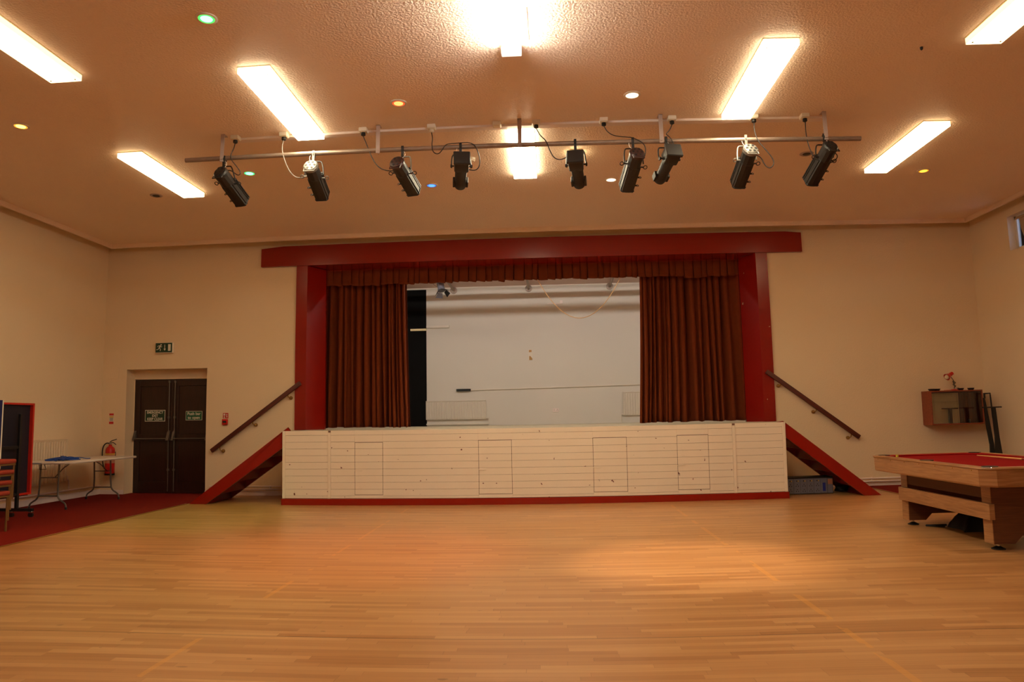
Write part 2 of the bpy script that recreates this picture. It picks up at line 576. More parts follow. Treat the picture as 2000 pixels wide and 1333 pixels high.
# ------------------------------------------------------------------ the room
def room():
    T = 0.25
    struct(MB().box(XL - .1, XR + .1, YF, YB + .6, -0.1, 0.0).obj('floor', 'floor'))
    tag(MB().box(XL, -5.76, YF, YB + .24, 0.0, 0.008).obj('carpet', 'carpet'), 'dark red carpet strip running along the left wall to the exit door', 'carpet')
    tag(MB().box(5.26, XR, YF, YB, 0.0, 0.008).obj('carpet', 'carpet'), 'red carpet strip at the foot of the right wall behind the pool table', 'carpet')
    struct(MB().box(-5.76, -5.733, YF, 10.84, 0.0, 0.010, bev=.002).obj('trim_1', 'brass'))
    struct(MB().box(5.245, 5.262, YF, YB, 0.0, 0.010, bev=.002).obj('trim_2', 'brass'))
    # back wall with the exit recess and the proscenium opening
    w = MB()
    w.box(XL - .3, -7.67, YB, YB + T, 0, 4.75)
    w.box(-7.67, -6.11, YB, YB + T, 2.255, 4.75)
    w.box(-6.11, -4.452, YB, YB + T, 0, 4.75)
    w.box(-4.452, 3.812, YB, YB + T, 0, 1.0)
    w.box(-4.452, 3.812, YB, YB + T, 4.36, 4.75)
    w.box(3.812, XR + .3, YB, YB + T, 0, 4.75)
    struct(w.obj('wall_back', 'wall'))
    struct(MB().box(XL - .3, XL, YF - .2, YB, 0, 4.75).obj('wall_left', 'wall'))
    # right wall with its high window
    w = MB()
    y0, y1, z0, z1 = 9.55, 11.15, 3.77, 4.33
    w.box(XR, XR + .3, YF - .2, y0, 0, 4.75)
    w.box(XR, XR + .3, y1, YB, 0, 4.75)
    w.box(XR, XR + .3, y0, y1, 0, z0)
    w.box(XR, XR + .3, y0, y1, z1, 4.75)
    struct(w.obj('wall_right', 'wall'))
    wf = MB()
    X = XR + .12
    for a in ((y0, y0 + .05, z0, z1), (y1 - .05, y1, z0, z1), (y0, y1, z0, z0 + .05), (y0, y1, z1 - .05, z1), (10.32, 10.37, z0, z1)):
        wf.box(X, X + .05, *a)
    f = struct(wf.obj('window_1', 'white'))
    MB().box(X + .02, X + .026, y0 + .04, y1 - .04, z0 + .04, z1 - .04).obj('pane', 'glass', f)
    bl = thing('roller_blind', 'beige roller blind pulled down over the small high window on the right', 'blind', (XR + .085, 10.5, z1 - .05))
    MB().cyl((0, -.9, 0), (0, .56, 0), .02).obj('roller', 'blind', bl, smooth=True)
    MB().grid(lambda u, v: Vector((.012 + .012 * math.sin(v * 5 + u * 3), -.88 + u * (1.38 - .10 * v), -.01 - v * .46)), 10, 10).obj('blind_cloth', 'blind', bl, smooth=True)
    struct(MB().box(XL - .3, XR + .3, YF - .3, YF, 0, 4.75).obj('wall_front', 'wall'))
    # ceiling: textured slab that stops short of the walls, with a small lip
    struct(MB().box(XL + .243, XR - .232, YF, YB - .289, ZC, ZC + .06).obj('ceiling', 'ceiling'))
    l = MB()
    a, b, c, d = XL + .243, XR - .232, YB - .289, YF
    l.box(a - .012, a + .035, d, c + .012, ZC - .07, ZC + .02, bev=.006)
    l.box(b - .035, b + .012, d, c + .012, ZC - .07, ZC + .02, bev=.006)
    l.box(a + .035, b - .035, c - .035, c + .012, ZC - .07, ZC + .02, bev=.006)
    struct(l.obj('trim_3', 'ceiling'))
    struct(MB().box(XL - .3, XR + .3, YF - .3, YB + .02, 4.75, 4.85).obj('ceiling_upper', 'wall'))
    # heating pipe and skirting along the walls
    struct(MB().box(XL, XL + .018, YF, YB, .008, .105, bev=.004).obj('baseboard_left', 'trunk'))
    b = MB().box(-6.11, SXL - .01, YB - .018, YB, 0, .085, bev=.004)
    b.box(SXR + .02, XR, YB - .018, YB, 0, .05, bev=.004)
    b.box(XL + .02, -7.67, YB - .018, YB, .008, .085, bev=.004)
    struct(b.obj('baseboard_back', 'trunk'))


def pipes():
    t = thing('heating_pipes', 'pair of white heating pipes running low along the back wall behind the left stairs', 'pipe', (0, YB - .05, 0))
    MB().cyl((-6.0, 0, .165), (-4.17, 0, .165), .013).obj('pipe', 'trunk', t, smooth=True)
    MB().cyl((-6.0, 0, .115), (-4.17, 0, .115), .013).obj('pipe', 'trunk', t, smooth=True)
    for x in (-5.6, -4.9, -4.4):
        MB().box(x, x + .02, .0, .05, .10, .18).obj('pipe_clip', 'trunk', t)
    t = thing('heating_pipes', 'pair of pale heating pipes low on the back wall left of the pool table', 'pipe', (0, YB - .05, 0))
    MB().cyl((3.6, 0, .135), (XR - .04, 0, .135), .014).obj('pipe', 'trunk', t, smooth=True)
    MB().cyl((3.6, 0, .085), (XR - .04, 0, .085), .014).obj('pipe', 'trunk', t, smooth=True)
    for x in (4.2, 5.4, 6.4):
        MB().box(x, x + .02, .0, .05, .07, .15).obj('pipe_clip', 'trunk', t)
    t = thing('heating_pipes', 'cream heating pipe running low along the left wall under the radiator', 'pipe', (XL + .05, 0, 0))
    MB().cyl((0, 6.0, .165), (0, YB - .06, .165), .014).obj('pipe', 'trunk', t, smooth=True)
    for y in (8.5, 10.2, 11.8):
        MB().box(-.05, 0, y, y + .02, .15, .18).obj('pipe_clip', 'trunk', t)


room()
pipes()


# ------------------------------------------------------------------ exit doors
def doors():
    y = YB + .25
    fr = MB()
    fr.box(-7.67, -6.11, y, y + .12, 2.085, 2.255)
    fr.box(-7.67, -7.652, y, y + .12, 0, 2.085)
    fr.box(-6.128, -6.11, y, y + .12, 0, 2.085)
    struct(fr.obj('trim_4', 'wall'))
    struct(MB().box(-7.66, -6.12, y + .11, y + .14, 0, 2.1).obj('trim_5', 'black'))
    for i, (x0, x1) in enumerate(((-7.65, -6.892), (-6.888, -6.13))):
        d = bpy.data.objects.new('door_%d' % (i + 1), None)
        COL.objects.link(d)
        d.location = (x0, y, .012)
        struct(d)
        d['label'] = ['dark brown left leaf of the fire exit doors', 'dark brown right leaf of the fire exit doors'][i]
        W, H = x1 - x0, 2.065
        f = MB()
        f.box(0, .11, 0, .045, 0, H, bev=.003)
        f.box(W - .11, W, 0, .045, 0, H, bev=.003)
        f.box(.11, W - .11, 0, .045, H - .12, H, bev=.003)
        f.box(.11, W - .11, 0, .045, .93, 1.07, bev=.003)
        f.box(.11, W - .11, 0, .045, 0, .2, bev=.003)
        f.obj('door_frame', 'door', d)
        MB().box(.10, W - .10, .018, .035, .19, .94).obj('lower_panel', 'door', d)
        MB().box(.10, W - .10, .018, .035, 1.06, H - .11).obj('upper_panel', 'door', d)
        pb = MB()
        pb.cyl((.02, -.07, .985), (W - .05, -.07, .985), .011)
        b = pb.obj('push_bar', 'steel', d, smooth=True)
        for xx in ((.015, .055), (W - .085, W - .035)):
            MB().prism([(-.085, .955), (-.03, 1.10), (0, 1.13), (0, .95)], xx[0], xx[1], 'X').obj('bar_arm', 'steel', b)
        rx = W - .06 if i == 0 else .05
        r = MB().cyl((rx, -.022, .03), (rx, -.022, H - .03), .009).obj('bolt_rod', 'steel', d, smooth=True)
        for z in (.4, .95, 1.35, H - .06):
            MB().box(rx - .016, rx + .016, -.034, 0, z, z + .04).obj('rod_guide', 'steel', r)
    # signs fixed on the doors
    yy = y - .004
    s = thing('exit_sign', 'green sign reading EMERGENCY EXIT KEEP CLEAR on the left door leaf', 'sign', (-7.235, y, 1.415))
    MB().box(-.2, .2, -.004, -.0005, -.105, .105).obj('border', 'sign_white', s)
    MB().box(-.19, .19, -.006, -.003, -.095, .095).obj('panel', 'green_dark', s)
    for k, t in enumerate(('EMERGENCY', 'EXIT', 'KEEP CLEAR')):
        text('lettering', t, .066, 'sign_white', s, (0, -.0065, .058 - k * .06), xs=.86)
    s = thing('push_bar_sign', 'small green sign reading Push bar to open on the right door leaf', 'sign', (-6.47, y, 1.41))
    MB().box(-.16, .16, -.004, -.0005, -.083, .083).obj('border', 'sign_white', s)
    MB().box(-.152, .152, -.006, -.003, -.075, .075).obj('panel', 'green_sign', s)
    text('lettering', 'Push bar', .074, 'sign_white', s, (0, -.0065, .034))
    text('lettering', 'to open', .074, 'sign_white', s, (0, -.0065, -.036))
    # running man sign above
    s = thing('running_man_sign', 'dark green running man and arrow sign box above the exit door', 'sign', (-6.925, YB, 2.635))
    MB().box(-.165, .165, -.06, 0, -.095, .09, bev=.004).obj('case', 'white', s)
    MB().box(-.16, .16, -.064, -.058, -.085, .085).obj('panel', 'green_dark', s)
    y0, y1 = -.068, -.063
    m = MB()
    def bar(a, b, w):
        dx, dz = b[0] - a[0], b[1] - a[1]
        L = math.hypot(dx, dz)
        nx, nz = -dz / L * w / 2, dx / L * w / 2
        m.prism([(a[0] + nx, a[1] + nz), (b[0] + nx, b[1] + nz), (b[0] - nx, b[1] - nz), (a[0] - nx, a[1] - nz)], y0, y1, 'Y')
    cx = -.085
    m.cyl((cx + .032, y0, .052), (cx + .032, y1, .052), .013, seg=14)
    bar((cx + .018, .04), (cx - .005, -.008), .024)
    bar((cx + .015, .038), (cx - .022, .034), .009)
    bar((cx - .022, .034), (cx - .04, .012), .009)
    bar((cx + .018, .03), (cx + .035, .010), .009)
    bar((cx + .035, .010), (cx + .05, .022), .009)
    bar((cx - .002, -.005), (cx + .022, -.025), .012)
    bar((cx + .022, -.025), (cx + .018, -.06), .012)
    bar((cx - .006, -.008), (cx - .028, -.032), .012)
    bar((cx - .028, -.032), (cx - .058, -.036), .012)
    m.obj('running_figure', 'sign_white', s)
    a = MB().prism([(.015, .055), (.025, .055), (.025, -.02), (.042, -.02), (.02, -.055), (-.002, -.02), (.015, -.02)], y0, y1, 'Y')
    a.obj('arrow', 'sign_white', s)
    MB().box(.085, .135, y0, y1, -.06, .06).obj('door_symbol', 'sign_white', s)
    # fire point
    s = thing('fire_call_point', 'red fire alarm call point box on the wall between exit door and handrail', 'alarm', (-5.74, YB, 1.29))
    MB().box(-.05, .05, -.045, 0, -.05, .05, bev=.006).obj('case', 'ext_red', s)
    MB().box(-.032, .032, -.048, -.044, -.015, .022).obj('glass_window', 'black', s)
    s = thing('fire_call_sign', 'small red and white fire alarm sign directly above the call point box', 'sign', (-5.735, YB, 1.40))
    MB().box(-.055, .045, -.004, 0, -.048, .048).obj('panel', 'sign_red', s)
    q = MB()
    for a in ((-.043, -.012, .004, .036), (-.035, -.02, -.036, -.004), (0, .034, .018, .026), (.005, .012, -.03, .03), (.022, .03, -.032, .006), (-.043, -.006, -.042, -.036)):
        q.box(a[0], a[1], -.006, -.0035, a[2], a[3])
    q.obj('symbol', 'sign_white', s)
    s = thing('extinguisher_sign', 'narrow red and white notice on the wall above the fire extinguisher', 'sign', (-7.945, YB, 1.365))
    MB().box(-.045, .045, -.004, 0, -.098, .098, bev=.001).obj('panel', 'sign_white', s)
    MB().box(-.043, .043, -.006, -.003, .058, .096).obj('red_band', 'sign_red', s)
    MB().box(-.043, .043, -.006, -.003, -.096, -.052).obj('red_band', 'sign_red', s)
    MB().box(-.04, .04, -.006, -.003, .022, .045).obj('yellow_band', 'sign_yellow', s)
    l = MB()
    for z in (.008, -.006, -.02, -.034):
        l.box(-.034, .034, -.0055, -.003, z, z + .006)
    l.obj('print_lines', 'green_dark', s)
    tag(MB().box(-8.1, -7.835, YB - .012, YB, 2.09, 2.30, bev=.002).obj('cover_plate', 'beige_plate'), 'cream painted cover plate on the wall left of the exit door recess', 'cover plate')
    tag(MB().box(-8.075, -7.80, YB - .005, YB, 2.33, 2.62, bev=.002).obj('painted_patch', 'beige_plate'), 'taller cream painted-over patch just above the cover plate', 'cover plate')


doors()


# ------------------------------------------------------------------ stage
def boards(m, x0, x1, zs, y, t=.016, gap=.0013):
    for a, b in zip(zs, zs[1:]):
        m.box(x0, x1, y, y + t, a + gap, b - gap, bev=.003)


def stage():
    t = thing('stage', 'raised stage with cream boarded front and red kick board', 'stage')
    ZS = [.1, .14, .242, .345, .447, .55, .655, .757, .86, .965, 1.068, 1.139]
    MB().box(SXL + .03, SXR - .03, SY + .03, YB - .002, 0, SH - .03).obj('carcass', 'gap', t)
    MB().box(SXL, SXR, SY + .016, SY + .03, 0, SH - .001).obj('front_backing', 'gap', t)
    H = [(-3.0, -2.57, .157, .952), (-1.095, -.60, .16, .962), (.627, 1.125, .165, .968), (1.887, 2.352, .172, .978)]
    for a, b, d, zt in ((SXL, SXL + .045, .006, SH), (SXR - .045, SXR, .006, SH), (-3.428, -3.385, .011, SH - .03), (2.72, 2.765, .011, SH - .03)):
        MB().box(a, b, SY - d, SY + .016, .1, zt, bev=.003).obj('trim_strip', 'boards', t)
    m = MB()
    boards(m, SXL + .045, -3.428, ZS, SY)
    boards(m, 2.765, SXR - .045, ZS, SY)
    xs = [-3.385] + [v for h in H for v in (h[0] - .005, h[1] + .005)] + [2.72]
    for k in range(0, len(xs), 2):
        boards(m, xs[k], xs[k + 1], ZS, SY)
    for h in H:     # boards above and below each hatch
        x0, x1 = h[0] - .005, h[1] + .005
        m.box(x0, x1, SY, SY + .016, ZS[0] + .002, h[2] - .005, bev=.002)
        m.box(x0, x1, SY, SY + .016, h[3] + .006, ZS[-2] - .0013, bev=.002)
        m.box(x0, x1, SY, SY + .016, ZS[-2] + .0013, ZS[-1], bev=.002)
    m.obj('front_boards', 'boards', t)
    for h in H:
        m = MB()
        zz = [h[2]] + [z for z in ZS if h[2] + .02 < z < h[3] - .02] + [h[3]]
        boards(m, h[0], h[1], zz, SY + .001, gap=.0012)
        o = m.obj('hatch', 'boards', t)
        b = MB()
        b.cyl((h[0] - .008, SY - .008, h[2] + .365), (h[0] + .115, SY - .008, h[2] + .367), .005, seg=8)
        b.box(h[0] + .02, h[0] + .09, SY - .005, SY + .002, h[2] + .353, h[2] + .378)
        b.cyl((h[0] + .1, SY - .008, h[2] + .367), (h[0] + .1, SY - .028, h[2] + .367), .005, seg=8)
        b.obj('bolt', 'boards', o)
    MB().box(SXL - .012, SXR + .014, SY - .022, SY, 0, .098, bev=.003).obj('kick_board', 'red', t)
    MB().box(SXL + .002, SXR - .002, SY + .0165, YB - .001, SH - .03, SH - .0005).obj('deck', 'stage_floor', t)
    MB().box(SXL, SXL + .03, SY + .03, YB - .002, .0, SH - .03).obj('side_panel', 'wall', t)
    MB().box(SXR - .03, SXR, SY + .03, YB - .002, .0, SH - .03).obj('side_panel', 'wall', t)
    # back part, behind the proscenium
    struct(MB().box(-4.95, 4.5, YB + .002, YS, 1.0, SH).obj('floor_stage', 'stage_floor'))
    struct(MB().box(-4.95, 4.5, YS, YS + .15, 1.0, 4.8).obj('wall_stage_back', 'stage_wall'))
    struct(MB().box(-5.05, -4.95, YB + .25, YS + .15, 1.0, 4.8).obj('wall_stage_left', 'stage_wall'))
    struct(MB().box(4.5, 4.6, YB + .25, YS + .15, 1.0, 4.8).obj('wall_stage_right', 'stage_wall'))
    struct(MB().box(-4.95, 4.5, YB + .25, YS, 4.485, 4.6).obj('ceiling_stage', M['ceil_stage']))
    struct(MB().box(-4.94, 4.49, YS - .02, YS, 4.46, 4.485).obj('trim_6', 'white'))
    # black painted strip on the back wall
    tag(MB().box(-4.9, -2.955, YS - .006, YS, SH, 4.45).obj('black_wall_panel', 'black_paint'), 'tall matt black panel on the stage back wall beside the left curtain', 'panel')
    # proscenium
    p = thing('proscenium_arch', 'dark red painted proscenium frame around the stage opening', 'stage frame')
    MB().prism([(-4.452, YB - .04), (-4.25, YB - .04), (-4.045, YB + .40), (-4.045, YB + .46), (-4.452, YB + .46)], SH, 4.045, 'Z').obj('column', 'red', p)
    MB().prism([(3.812, YB - .04), (3.612, YB - .04), (3.425, YB + .40), (3.425, YB + .46), (3.812, YB + .46)], SH, 4.045, 'Z').obj('column', 'red_chip', p)
    MB().prism([(-5.11, 4.045), (4.43, 4.045), (4.43, 4.385), (4.15, 4.41), (-4.7, 4.41), (-5.11, 4.375)], YB - .065, YB - .001, 'Y').obj('beam', 'red', p)
    MB().box(-4.452, 3.812, YB - .001, YB + .46, 4.05, 4.35).obj('soffit', 'red', p)


M['ceil_stage'] = mat('pinkish_stage_ceiling', sr(205, 178, 168), rough=0.8, var=0.02)
stage()


# ------------------------------------------------------------------ curtains
def pleats(rng, total, lo, hi, edge=None):
    xs = [0.0]
    while xs[-1] < total:
        s = xs[-1] / total
        a, b = (lo, hi) if edge is None else (lo * edge(s), hi * edge(s))
        xs.append(xs[-1] + rng.uniform(a, b))
    k = total / xs[-1]
    return [x * k for x in xs]


def curtain(name, label, xb0, xb1, xt0, xt1, y, z0, z1, seed, edge):
    """xb: bottom extent, xt: top extent; edge(s): relative fold width along the cloth"""
    rng = random.Random(seed)
    P = pleats(rng, 1.0, .018, .055, edge)
    n = len(P) - 1
    amp = [rng.uniform(.35, 1.0) for _ in range(n)]
    sgn = [1 if i % 2 else -1 for i in range(n)]
    lean = [rng.uniform(-.013, .013) for _ in range(n + 1)]
    lean[0] = lean[-1] = 0
    hem = [rng.uniform(-.012, .012) for _ in range(n + 1)]
    SUB = 7
    m = MB()
    cols = []
    NV = 36
    for i in range(n):
        for k in range(SUB + (1 if i == n - 1 else 0)):
            cols.append((i, k / SUB))
    V = []
    for i, f in cols:
        row = []
        for j in range(NV + 1):
            v = j / NV                       # 0 top .. 1 bottom
            s = (P[i] + lean[i] * math.sin(v * 2.2 + i)) * (1 - f) + (P[i + 1] + lean[i + 1] * math.sin(v * 2.2 + i + 1)) * f
            w = xt0 + (xb0 - xt0) * v ** 1.5
            w1 = xt1 + (xb1 - xt1) * v ** 1.5
            x = w + (w1 - w) * s
            wid = (P[i + 1] - P[i])
            A = amp[i] * min(.12, wid * 3.2) * (0.75 + .35 * v)
            d = math.sin(PI * f) ** .8 * A * sgn[i]
            d += .012 * math.sin(s * 31 + v * 3)
            z = z1 + (z0 + (hem[i] * (1 - f) + hem[i + 1] * f) - z1) * v
            row.append(m.bm.verts.new((x + .012 * sgn[i] * math.sin(2 * PI * f) * amp[i], y + d, z)))
        V.append(row)
    for a, b in zip(V, V[1:]):
        for j in range(NV):
            m.bm.faces.new((a[j], b[j], b[j + 1], a[j + 1]))
    o = m.obj(name, 'curtain', smooth=True, ang=80)
    sd = o.modifiers.new('thickness', 'SOLIDIFY')
    sd.thickness = .003
    tag(o, label, 'curtain', 'stage curtains')
    return o


curtain('stage_curtain', 'rust brown stage curtain drawn to the left side of the stage', -4.22, -2.54, -4.2, -2.60, 12.86, 1.165, 4.03, 3, lambda s: 1.5 - 1.0 * s)
curtain('stage_curtain', 'rust brown stage curtain drawn to the right side of the stage', 1.59, 3.56, 1.68, 3.5, 12.86, 1.165, 4.03, 11, lambda s: .5 + 1.1 * s)


def valance():
    rng = random.Random(5)
    m = MB()
    x = -4.09
    cols = []
    while x < 3.44:
        w = rng.uniform(.09, .19)
        h = rng.uniform(-.012, .012)
        tilt = rng.uniform(-.016, .016)
        sag = .02 * math.exp(-((x - 2.55) / .18) ** 2) * 2.5
        d = rng.uniform(0, .012)
        # flat pleat face: starts tucked back, swells forward, tucks under the next
        for f, dy, hz in ((0, .06, .02), (.05, -.010, .006), (.3, -.022 - d, -.002), (.6, -.018 - d, -.004 + tilt * .5), (.9, -.004, tilt), (.95, .065, .02)):
            cols.append((x + w * f, dy, h + hz - sag, tilt))
        x += w
    V = []
    for (cx, dy, hz, tl) in cols:
        row = []
        for j in range(9):
            v = j / 8
            z = 4.10 + (3.758 + hz - 4.10) * v
            row.append(m.bm.verts.new((cx + tl * .8 * v, YB + .505 + dy * (.35 + .65 * v) - .012 * v, z)))
        V.append(row)
    for a, b in zip(V, V[1:]):
        for j in range(8):
            m.bm.faces.new((a[j], b[j], b[j + 1], a[j + 1]))
    o = m.obj('curtain_valance', 'curtain', smooth=True, ang=50)
    sd = o.modifiers.new('thickness', 'SOLIDIFY')
    sd.thickness = .003
    tag(o, 'short pleated rust brown valance hanging across the top of the stage opening', 'valance')
    tr = MB().box(-4.04, 3.42, YB + .68, YB + .74, 4.04, 4.10).obj('curtain_track', 'galv')
    tag(tr, 'metal curtain track hidden behind the valance', 'curtain track')


valance()


# ------------------------------------------------------------------ stairs and handrails
def stairs(label, sgn, foot0, foot1, edge_x, top, low, steps):
    """foot0/foot1: outer and inner foot x; edge_x: stage side; top: (x, z) tip; low: z of the lower edge at the stage side"""
    t = thing('stage_stairs', label, 'stairs', group='red stairs at the stage sides')
    tip_in = edge_x - sgn * .115
    poly = [(foot0, 0), (foot1, 0), (edge_x, low), (edge_x, SH + .002), (tip_in + sgn * .0, SH + .002), top]
    MB().prism(poly, SY + .034, SY + .07, 'Y').obj('stringer', 'red', t)
    poly2 = [(foot0, 0), (foot1, 0), (edge_x + sgn * .002, low), (edge_x + sgn * .002, SH - .03), (top[0] + sgn * .12, SH - .03)]
    MB().prism(poly2, YB - .42, YB - .385, 'Y').obj('stringer', 'red', t)
    slope = (SH - 0) / abs(edge_x - foot0)
    n = steps
    rise = SH / (n + 1)
    for k in range(1, n + 1):
        z = rise * k
        xn = foot0 - sgn * (z / slope) + sgn * 0.02          # nose of this tread
        run = rise / slope
        xb = xn - sgn * (run + .02)
        a, b = sorted((xn, xb))
        a, b = (max(a, edge_x + .003), b) if sgn > 0 else (a, min(b, edge_x - .003))
        MB().box(a, b, SY + .07, YB - .42, z - .03, z, bev=.003).obj('tread', 'dark_ply' if False else 'red', t)
        rx = xn - sgn * .025
        c, d = sorted((rx, rx - sgn * .016))
        MB().box(c, d, SY + .07, YB - .42, max(.001, z - rise + .001), z - .03).obj('riser', 'red', t)
    return t


stairs('red open-backed stairs leading up to the stage beside the exit door', -1, -5.71, -5.425, SXL - .002, (-4.085, 1.195), .885, 5)
stairs('red open-backed stairs leading up to the stage near the pool table', 1, 4.965, 4.70, SXR + .002, (3.51, 1.155), .915, 5)


def handrail(label, a, b, knobs):
    """a,b: ends (x,z) of the top line of the rail"""
    t = thing('handrail', label, 'handrail', group='wall handrails by the stage')
    A, B = Vector((a[0], YB - .07, a[1])), Vector((b[0], YB - .07, b[1]))
    d = (B - A)
    L = d.length
    ang = math.atan2(d.z, d.x)
    mt = Matrix.Translation(A) @ Matrix.Rotation(-ang, 4, 'Y')
    o = MB().box(0, L, -.022, .022, -.075, 0.0, bev=.010, seg=2).obj('rail', 'rail_wood', t, smooth=True)
    o.matrix_local = mt
    for x, z in knobs:
        k = MB()
        k.cyl((x, YB - .001, z), (x, YB - .012, z), .032)
        k.sphere((x, YB - .03, z), .026)
        s = 1 if d.z * d.x > 0 else -1
        rz = A.z + (x - A.x) * d.z / d.x - .07
        k.tube([(x, YB - .04, z), (x - s * .03, YB - .065, z + .015), (x - s * .045, YB - .07, min(rz, z + .09))], .009)
        k.obj('rail_bracket', 'brass', t, smooth=True)


handrail('dark wooden handrail sloping up the wall from the exit door to the stage', (-5.99, .81), (-4.36, 1.99), [(-5.77, .78), (-5.17, 1.235), (-4.53, 1.70)])
handrail('dark wooden handrail sloping down the wall from the stage toward the pool table', (3.70, 2.015), (5.24, .86), [(3.885, 1.735), (4.465, 1.28), (5.04, .825)])


# ------------------------------------------------------------------ lighting
def fixture(label, x0, x1, y0, y1, lamp='lamp'):
    t = thing('ceiling_light', label, 'ceiling light', ((x0 + x1) / 2, (y0 + y1) / 2, ZC), group='fluorescent ceiling lights')
    w, l = (x1 - x0) / 2, (y1 - y0) / 2
    MB().box(-w, w, -l, l, -.008, 0, bev=.002).obj('tray', 'tray', t)
    m = MB()
    m.box(-w + .004, w - .004, -l + .004, l - .004, -.066, -.008, bev=.006, seg=2)
    m.obj('diffuser', lamp, t)
    for sx in (-1, 1):
        for sy in (-1, 1):
            MB().cyl((sx * (w - .04), sy * (l - .05), -.065), (sx * (w - .04), sy * (l - .05), -.070), .008, seg=8).obj('screw', 'steel', t)
    return t


fixture('long glowing ceiling light at the far left edge of the photo', -4.602, -4.28, 4.209, 5.831, 'lamp_dim')
fixture('long glowing ceiling light between the green and red downlights', -2.794, -2.477, 5.891, 7.532)
fixture('long glowing ceiling light between two downlights, nearest the corner with the exit doors', -5.126, -4.803, 7.693, 9.315, 'lamp_mid')
fixture('wide bright ceiling light behind the middle bracket of the lantern bar', -0.413, -0.101, 7.613, 9.164, 'lamp_bright')
fixture('long glowing ceiling light whose far end meets the lantern bar on the right', 1.938, 2.261, 5.8, 7.401)
fixture('long glowing ceiling light beside the orange downlight on the right', 4.315, 4.632, 7.663, 9.254, 'lamp_mid')
fixture('long glowing ceiling light cut off by the upper right edge of the photo', 3.746, 4.068, 4.25, 5.871, 'lamp_dim')


def bare_batten(label, y, wire=False):
    t = thing('bare_tube_light', label, 'ceiling light', (-.26, y, ZC))
    MB().box(-.045, .045, -.78, .82, -.055, 0, bev=.004).obj('batten', 'tray', t)
    for s in (-1, 1):
        MB().cyl((s * .062, -.76, -.075), (s * .062, .76, -.075), .0135, seg=14).obj('tube', 'tube', t, smooth=True)
    MB().box(-.088, .088, .76, .82, -.1, -.02, bev=.006).obj('end_cap', M['cap_glow'], t)
    MB().box(-.088, .088, -.82, -.76, -.1, -.02, bev=.006).obj('end_cap', M['cap_glow'], t)
    if wire:
        MB().tube([(.155, .72, -.004), (.145, .55, -.01), (.15, .2, -.006)], .003).obj('pull_wire', 'cable_grey', t)


M['cap_glow'] = glow('lit_end_cap', (1.0, .95, .85), 1.2)
bare_batten('narrow uncovered fluorescent batten glaring white at the top centre', 5.0, True)
bare_batten('uncovered fluorescent batten added unseen behind the camera to brighten the hall centre', 1.6)  # unseen lamp added to lift the light in the hall centre


def downlight(label, x, y, col, e, watt=0, aim=None, cone=50):
    t = thing('downlight', label, 'downlight', (x, y, ZC), group='recessed ceiling downlights')
    MB().lathe((0, 0, 0), (0, 0, -1), [(0, .088), (.004, .088), (.010, .078), (.010, .066), (.002, .062)], 28).obj('trim_ring', 'white' if e else 'bracket', t, smooth=True)
    key = 'downlight_lens_%s' % label[:12].replace(' ', '_')
    if e:
        M[key] = glow(key, col, e)
    else:
        M[key] = M['black']
    MB().lathe((0, 0, -.006), (0, 0, -1), [(0, .050), (.006, .045), (.009, .02)], 24).obj('lens', key, t, smooth=True)
    if e:
        rk = key + '_rim'
        M[rk] = glow(rk, col, max(.9, e * .12))
        MB().lathe((0, 0, -.001), (0, 0, -1), [(0, .064), (.006, .064), (.007, .05)], 24).obj('reflector', rk, t, smooth=True)
    if watt:
        ld = bpy.data.lights.new('downlight_lamp', 'SPOT')
        ld.energy = watt
        ld.color = [min(1, c) for c in col]
        ld.spot_size = math.radians(cone)
        ld.spot_blend = .8
        ld.shadow_soft_size = .05
        lo = bpy.data.objects.new('downlight_lamp', ld)
        COL.objects.link(lo)
        lo.parent = t
        lo.location = (0, 0, -.03)
        d = Vector(aim) - Vector((x, y, ZC))
        lo.rotation_euler = d.to_track_quat('-Z', 'Y').to_euler()
    return t


downlight('green glowing downlight at the top left of the ceiling', -2.69, 5.08, (.06, 1.0, .12), 14, 40, (-2.9, 5.4, 0))
downlight('orange glowing downlight near the left edge of the ceiling', -5.69, 6.81, (1.0, .38, .04), 12, 120, (-5.6, 6.9, 0))
downlight('red glowing downlight left of the ceiling centre', -1.48, 6.84, (1.0, .12, .03), 7, 260, (-1.9, 6.9, 0))
downlight('white glowing downlight above the lantern bar right of centre', .91, 6.87, (1.0, .75, .5), 20, 720, (1.25, 6.35, 0), 34)
downlight('small green downlight beside the leftmost lantern', -3.85, 8.64, (.05, 1.0, .2), 14, 170, (-5.0, 9.3, 0))
downlight('blue glowing downlight between the third and fourth lanterns', -1.57, 9.47, (.05, .2, 1.0), 3, 20, (-1.57, 9.3, 0))
downlight('white starburst downlight between the fifth and sixth lanterns', .91, 9.49, (1.0, .75, .5), 20, 90, (1.0, 9.0, 0), 45)
downlight('unlit downlight beside the ceiling light near the left corner', -5.55, 9.32, (0, 0, 0), 0)
downlight('unlit dark downlight behind the cable of the rightmost lantern', 3.32, 8.65, (0, 0, 0), 0)
downlight('orange glowing downlight on the right side of the ceiling', 5.2, 9.36, (1.0, .36, .02), 5, 60, (5.1, 9.2, 0))
tag(MB().lathe((3.44, 6.01, ZC), (0, 0, -1), [(0, .014), (.02, .012), (.03, .004)], 12).obj('ceiling_hook', 'black', smooth=True), 'tiny dark hook in the ceiling between the two right ceiling lights', 'hook')
tag(MB().lathe((-.91, 8.5, ZC), (0, 0, -1), [(0, .05), (.03, .05), (.045, .035)], 20).obj('ceiling_sensor', 'white', smooth=True), 'small white round sensor on the ceiling behind the fourth lantern', 'sensor')
el = thing('bulkhead_light', 'small glowing rectangular light on the ceiling behind the fifth lantern', 'ceiling light', (.39, 8.42, ZC))
MB().box(-.075, .075, -.1, .1, -.03, 0, bev=.004).obj('base', 'tray', el)
